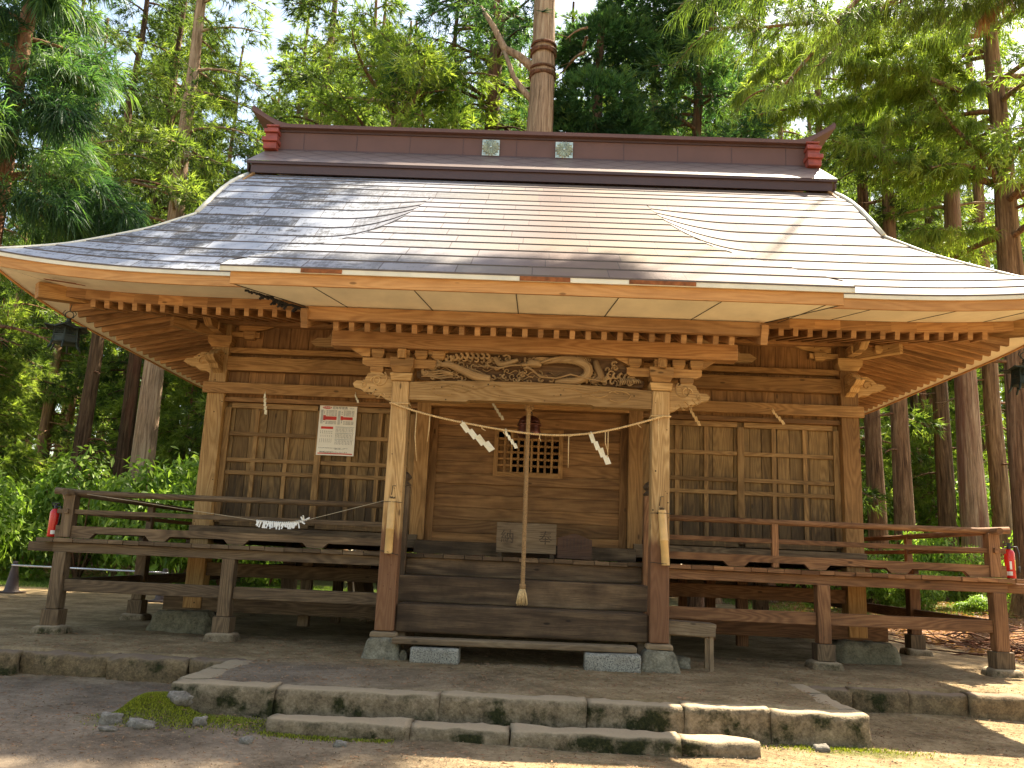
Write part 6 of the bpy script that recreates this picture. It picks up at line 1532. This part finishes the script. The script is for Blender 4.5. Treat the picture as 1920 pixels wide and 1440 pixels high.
# --- the forest behind: five crown forms, copied
VAR = [('w1', ca(51, 2.6, 20, 3.3, 52, K=9, W=0.036), BARK, SUGI), ('w2', ca(52, 3.4, 22, 3.0, 50, K=9, W=0.036), BARKD, SUGI), ('w3', ca(53, 2.2, 18, 3.6, 50, K=9, W=0.036), BARK, SUGIB), ('w4', ca(54, 6.0, 23, 3.4, 46, K=9, W=0.036), BARK, SUGI)]
rng = np.random.default_rng(99); spots = []
for (Y0, Y1, n_, xm) in ((22, 28, 7, 26), (30, 40, 17, 34), (42, 56, 22, 46), (60, 80, 26, 62)):
    for k in range(n_):
        x = -xm + 2*xm*(k+rng.uniform(0.15, 0.85))/n_; y = rng.uniform(Y0, Y1)
        if not (y < 29 and (x > 11 or -13 < x < -3)): spots.append((x, y))
spots += [(-17.5,13.5), (-19.5,19), (-7.4,30), (7.4,17.5), (1.0,17.5), (4.0,18.5), (-2.0,19.5), (-22,9), (-12.5,34), (-4,26), (3,26), (-17,27), (8,26), (-6,31), (0,33), (6,34)]
spots += [(px_at(p_, y_), y_) for p_, y_ in ((530, 17.5), (495, 22.0), (565, 20.0), (622, 23), (540, 29), (520, 35), (640, 33), (700, 30), (480, 29.5), (1330, 16.5), (1260, 20), (1560, 19.5), (1480, 24), (1640, 36), (1700, 31), (1800, 37), (420, 34), (200, 36), (60, 32), (100, 38), (300, 36))]
for i, (x, y) in enumerate(spots):
    v = VAR[int(rng.integers(0, 4))] if y > 20 else VAR[[0, 1, 3, 0][i % 4]]
    sd = 'left of the hall' if x < -5.5-0.12*y else ('right of the hall' if x > 5.0+0.12*y else 'above the ridge of the roof')
    dp = 'nearer' if y < 29 else ('middle-distance' if y < 45 else 'farthest')
    make_tree('cedar_tree', f'one of the {dp} green cedars of the forest {sd}', f'{dp} forest cedars {sd}', x, y, 0.26, v[1]['z1']+1, v[1], v[1]['seed'], v[2], v[3], key=v[0], rz=rng.uniform(0, 6.28), sc=rng.uniform(0.88, 1.12)*(1.0+max(0, y-18)*0.016))
for i, (x, y, s_, lab) in enumerate([(-15.8,14.8,0.9,'young light green cedar seen just below the left lantern'), (-17.5,17.5,1.1,'young light green cedar at the left edge of the picture'), (-11.6,18.8,1.0,'young green cedar filling the gap between the dark trunks'), (-9.0,17.0,0.85,'young green cedar between the pale trunk and the hall corner'), (-14.5,22.5,1.2,'green young cedar far behind the dark trunks'), (9.0,21.0,1.1,'young cedar behind the first trunks right of the hall'), (12.2,23.0,1.2,'light green young cedar between the right-hand trunks'), (16.0,22.0,1.2,'young cedar behind the right lantern'), (13.6,19.5,0.9,'young cedar beside the thick furrowed trunk'), (-20.0,21.0,1.3,'young cedar beyond the left picture edge'), (10.6,25.0,1.3,'young cedar deep between the reddish and dark trunks'), (14.2,26.5,1.35,'young cedar deep behind the thick furrowed trunk'), (-12.4,25.0,1.35,'young cedar in the far gap between the three dark trunks')]):
    make_tree('young_cedar', lab, 'young cedars under the tall trees', x, y, 0.10, 7.5, ca(61, 0.7, 7.2, 1.9, 52, clumps=7, K=10, Ln=0.24, W=0.028, dead=2, zdead=0.6, thick=0.025), 61, BARK, SUGIB, key='young', rz=x*2, sc=s_)
for i in range(15):  # unseen cedars added behind the viewer; they block cool sky light
    x = -35+5*i; y = -21-((i*7)%5)*2.2; v = VAR[i % 3]
    make_tree('cedar_tree', 'one of the unseen cedars added behind the viewer to block sky light', 'unseen cedars added behind the viewer for the light', x, y, 0.26, 21, v[1], v[1]['seed'], v[2], v[3], key=v[0], rz=i*1.3, sc=0.95)
# --- shrubs
def bush_mesh(seed, r, h, n, leaf, lobes=9):
    rng = np.random.default_rng(seed); C = []; NRM = []; T = []
    L0 = [(rng.uniform(-.6,.6)*r, rng.uniform(-.6,.6)*r, h*rng.uniform(0.25,0.8), r*rng.uniform(0.3,0.55)) for _ in range(lobes)]
    for (a, b, c, q) in L0:
        m = n//lobes; v = rng.normal(0, 1, (m, 3)); v /= np.linalg.norm(v, axis=1)[:, None]; lum = np.array([1+0.35*mnoise.noise(Vector(w*3)+Vector((seed, a, b))) for w in v])
        C.append(np.array([a, b, c]) + v*(q*lum*rng.uniform(0.6, 1.0, m))[:, None]*np.array([1, 1, 0.8])); NRM.append(v*0.7+np.array([0, 0, 0.6])); T.append(np.clip(0.45+0.3*(lum-1)/0.3+rng.normal(0, .15, m), 0, 1))
    C = np.concatenate(C); Nn = np.concatenate(NRM) + rng.normal(0, 0.5, C.shape); Nn /= np.linalg.norm(Nn, axis=1)[:, None]; T = np.concatenate(T)
    C[:, 2] = np.maximum(C[:, 2], 0.03)
    a = np.cross(Nn, rng.normal(0, 1, C.shape)); a /= np.linalg.norm(a, axis=1)[:, None]; b = np.cross(Nn, a); s = leaf*rng.uniform(0.6, 1.3, (len(C), 1))
    V = np.stack([C-a*s, C-b*s*0.42+Nn*s*0.12, C+a*s, C+b*s*0.42+Nn*s*0.12], 1).reshape(-1, 3); F = np.arange(len(C)*4).reshape(-1, 4); return V, F, np.repeat(T, 4)
BL = {}
def bush(label, x, y, key, sc, rz=0, group='leafy shrubs left of the hall', mat=BROAD, szz=1.0):
    t = empty('shrub', (x, y, gz(x,y)-0.03), label, 'shrub', group, rz)
    if (key, mat.name) not in BL:
        V, F, T = bush_mesh(key, 1.0, 1.1, 5200, 0.055); o = mesh_np('foliage', V, F, mat, t, attr=T); mb = MB()
        for k in range(9): a = k*0.7; mb.tube([(0,0,0), (0.2*math.cos(a), 0.2*math.sin(a), 0.35), (0.55*math.cos(a), 0.55*math.sin(a), 0.8)], [0.022,0.016,0.006], 5, cap=False)
        o2 = mb.build('stems', BARKD, t, local=True); BL[(key, mat.name)] = (o, o2)
    else:
        for s_ in BL[(key, mat.name)]: c = s_.copy(); scene.collection.objects.link(c); c.parent = t
    t.scale = (sc, sc, sc*szz); return t
bl = [(-9.2,12.2,1,1.75,'rounded sunlit shrub left of the pale trunk above the railing',1.75),(-11.3,12.4,2,1.8,'bright yellow-green shrub between the dark trunks and the veranda',1.6),(-8.0,13.4,3,1.7,'darker green shrub between the pale trunk and the hall wall',1.45),(-7.2,15.0,1,1.7,'green shrub just left of the hall corner post',1.5),(-12.8,10.6,2,1.35,'light green feathery shrub at the left edge behind the fire extinguisher',1.6),
      (-14.6,12.5,3,2.1,'tall pale green shrub at the left picture edge',1.3),(-12.6,8.9,1,0.95,'low bright shrub behind the left cone',1.0),(-15.5,9.6,2,1.5,'large light shrub beyond the left picture edge',1.2),(-16.5,16.5,1,2.0,'shrub among the trunks at the far left',1.4),(-12.0,20.0,3,2.2,'deep green shrub behind the three dark trunks',1.6),(-9.5,18.5,2,2.0,'shrub in the gap right of the pale trunk',1.8),(-17.8,20.5,2,2.4,'pale shrub in the gap below the lantern',1.5)]
for (x, y, k, s_, lab, zz) in bl: bush(lab, x, y, k, s_, rz=x*1.7, szz=zz)
br = [(9.2,11.3,1,0.75,'leafy green sapling right of the hall between the trunks',1.5),(10.7,11.6,2,0.8,'bright leafy sapling before the thick furrowed trunk',1.7),(12.4,11.0,3,0.95,'leafy undergrowth at the right edge below the lantern',1.5),(8.8,18.5,1,1.7,'undergrowth behind the first right-hand trunks',1.4),(11.6,20.5,2,2.2,'sunlit undergrowth seen between the right-hand trunks',1.6),(14.8,18.5,3,2.2,'green undergrowth at the far right',1.6),(16.5,14.0,1,1.8,'shrub beyond the right picture edge',1.4),(7.8,14.0,2,0.55,'low fern-like plant on the litter right of the hall',0.8),(10.2,13.2,1,1.0,'tall bright leafy shrub between the reddish and dark right-hand trunks',1.9),(13.0,12.6,2,1.1,'tall leafy shrub at the right edge behind the railing end',2.0),(8.7,12.8,3,0.8,'leafy shrub right beside the hall corner post',1.7),(9.9,9.6,3,0.5,'small green fern by the right end of the deck',0.8),(11.2,8.6,1,0.55,'fern clump beyond the right end of the veranda',0.9)]
for (x, y, k, s_, lab, zz) in br: bush(lab, x, y, k, s_, rz=x*1.3, group='undergrowth right of the hall', szz=zz)
rng2 = np.random.default_rng(5)
for k in range(26):
    x = rng2.uniform(-30, 30); y = rng2.uniform(23, 40); sd = 'left of' if x < -8 else ('right of' if x > 8 else 'hidden behind'); bush(f'one of the distant shrubs on the forest floor {sd} the hall', x, y, int(rng2.integers(1, 4)), rng2.uniform(1.6, 3.0), rz=x, group=f'distant forest shrubs {sd} the hall', szz=1.3)
# --- ground cover (stuff)
def scatter(n, fx, seed):
    rng = np.random.default_rng(seed); P_ = fx(rng, n); Z = np.array([gz(float(a), float(b)) for a, b in P_]); return rng, np.column_stack([P_, Z])
def flat_litter(name, n, fx, seed, ln, w, mat, zr=0.012):
    rng, P_ = scatter(n, fx, seed); az = rng.uniform(0, 6.283, n); d = np.column_stack([np.cos(az), np.sin(az), rng.normal(0, 0.12, n)]); s = np.column_stack([-np.sin(az), np.cos(az), rng.normal(0, 0.3, n)])
    l = ln*rng.uniform(0.4, 1.3, (n, 1)); ww = w*rng.uniform(0.6, 1.4, (n, 1)); c = P_+np.array([0, 0, 0.004])+np.column_stack([np.zeros(n), np.zeros(n), rng.uniform(0, zr, n)])
    bnd = s*l*rng.uniform(-0.25, 0.25, (n, 1)); up_n = np.array([0, 0, 1.0])
    V = np.stack([c-d*l/2, c+bnd*0.4-s*ww/2, c+d*l/2, c+bnd*0.4+s*ww/2+up_n*ww*0.6], 1).reshape(-1, 3); F = np.arange(4*n).reshape(-1, 4)
    return mesh_np(name, V, F, mat, attr=np.repeat(rng.uniform(0, 1, n), 4))
TWIG = plain('twigs', (0.17,0.11,0.07), 0.9, var=0.5, sc=30)
CHIP = plain('bark_chips', (0.27,0.185,0.11), 0.9, var=0.5, sc=50)
tag(flat_litter('bark_chips', 16000, lambda r, n: np.column_stack([r.uniform(-6.5, 6.5, n), -3.7+r.uniform(0, 1, n)**1.5*3.6]), 12, 0.016, 0.008, CHIP, 0.003), 'pale bark chips and grit on the trodden earth', 'grit', kind='stuff')
tag(flat_litter('fallen_needles', 14000, lambda r, n: np.column_stack([r.uniform(-7, 7, n), r.uniform(-3.6, 1.4, n)]), 1, 0.045, 0.006, NEEDLE), 'brown fallen cedar needles scattered over the trodden earth', 'leaf litter', kind='stuff')
tag(flat_litter('fallen_twigs', 420, lambda r, n: np.column_stack([r.uniform(-7, 7, n), r.uniform(-3.6, 1.6, n)]), 2, 0.11, 0.007, TWIG, 0.004), 'thin dry twigs lying on the earth around the steps', 'twigs', kind='stuff')
tag(flat_litter('leaf_litter', 42000, lambda r, n: np.column_stack([r.uniform(6.6, 18, n), 1.5+r.uniform(0, 1, n)**1.2*20]), 3, 0.13, 0.018, DEADL, 0.07), 'thick orange-brown litter of fallen cedar sprays right of the hall', 'leaf litter', kind='stuff')
tag(flat_litter('leaf_litter', 16000, lambda r, n: np.column_stack([r.normal(-14.0, 2.2, n), r.normal(17, 1.3, n)]), 4, 0.16, 0.02, DEADL, 0.10), 'brown heap of litter beyond the lawn left of the hall', 'leaf litter', kind='stuff')
def grass(name, n, fx, seed, ln, w, mat, lab, cat='grass'):
    rng, P_ = scatter(n, fx, seed); V, F, T = blades(rng, P_, np.tile(np.array([0, 0, 1.0]), (n, 1)), 3, ln, w, 0.4, -0.3, -0.1, rng.uniform(0.1, 0.9, n), True)
    return tag(mesh_np(name, V, F, mat, attr=T), lab, cat, kind='stuff')
grass('lawn_grass', 22000, lambda r, n: np.column_stack([r.uniform(-16, -4, n), r.uniform(9.6, 15.5, n)]), 5, 0.07, 0.008, GRASSM, 'short bright grass on the lawn left behind the hall')
grass('lawn_grass', 12000, lambda r, n: np.column_stack([r.uniform(6, 18, n), r.uniform(9, 22, n)]), 6, 0.12, 0.010, GRASSM, 'sparse green shoots in the litter right of the hall')
def mossfx(r, n):
    a = np.column_stack([r.normal(-2.82, 0.13, n), r.normal(-2.50, 0.10, n)]); b = np.column_stack([r.normal(-2.3, 0.25, n), r.normal(-2.62, 0.12, n)]); c = np.column_stack([r.uniform(-1.9, -0.9, n), r.normal(-2.74, 0.03, n)]); e = np.column_stack([r.normal(2.5, 0.35, n), r.normal(-2.36, 0.06, n)])
    k = r.choice(4, n, p=[0.72, 0.14, 0.08, 0.06])[:, None]; out = np.where(k == 0, a, np.where(k == 1, b, np.where(k == 2, c, e))); return out
grass('moss', 15000, mossfx, 7, 0.016, 0.006, MOSSM, 'bright yellow-green moss mound and patches before the stone curb', 'moss')
# brush pile in the ditch at the right
rngb = np.random.default_rng(8); mb = MB()
for k in range(260):
    x = rngb.normal(8.6, 0.9); y = rngb.normal(4.6, 1.3); z = gz(x, y)+rngb.uniform(0.0, 0.42)*math.exp(-((x-8.8)/1.4)**2); a = rngb.uniform(0, 6.28); l = rngb.uniform(0.3, 1.3)
    p = Vector((x, y, z)); q = p+Vector((math.cos(a)*l, math.sin(a)*l, rngb.uniform(-.18,.22))); mb.tube([p, (p+q)/2+Vector((0,0,rngb.uniform(-.08,.10))), q], [0.014,0.011,0.005], 4, cap=False)
tag(mb.build('brush_pile', BARKD), 'dark heap of cut branches in the hollow right of the veranda', 'brush', kind='stuff')
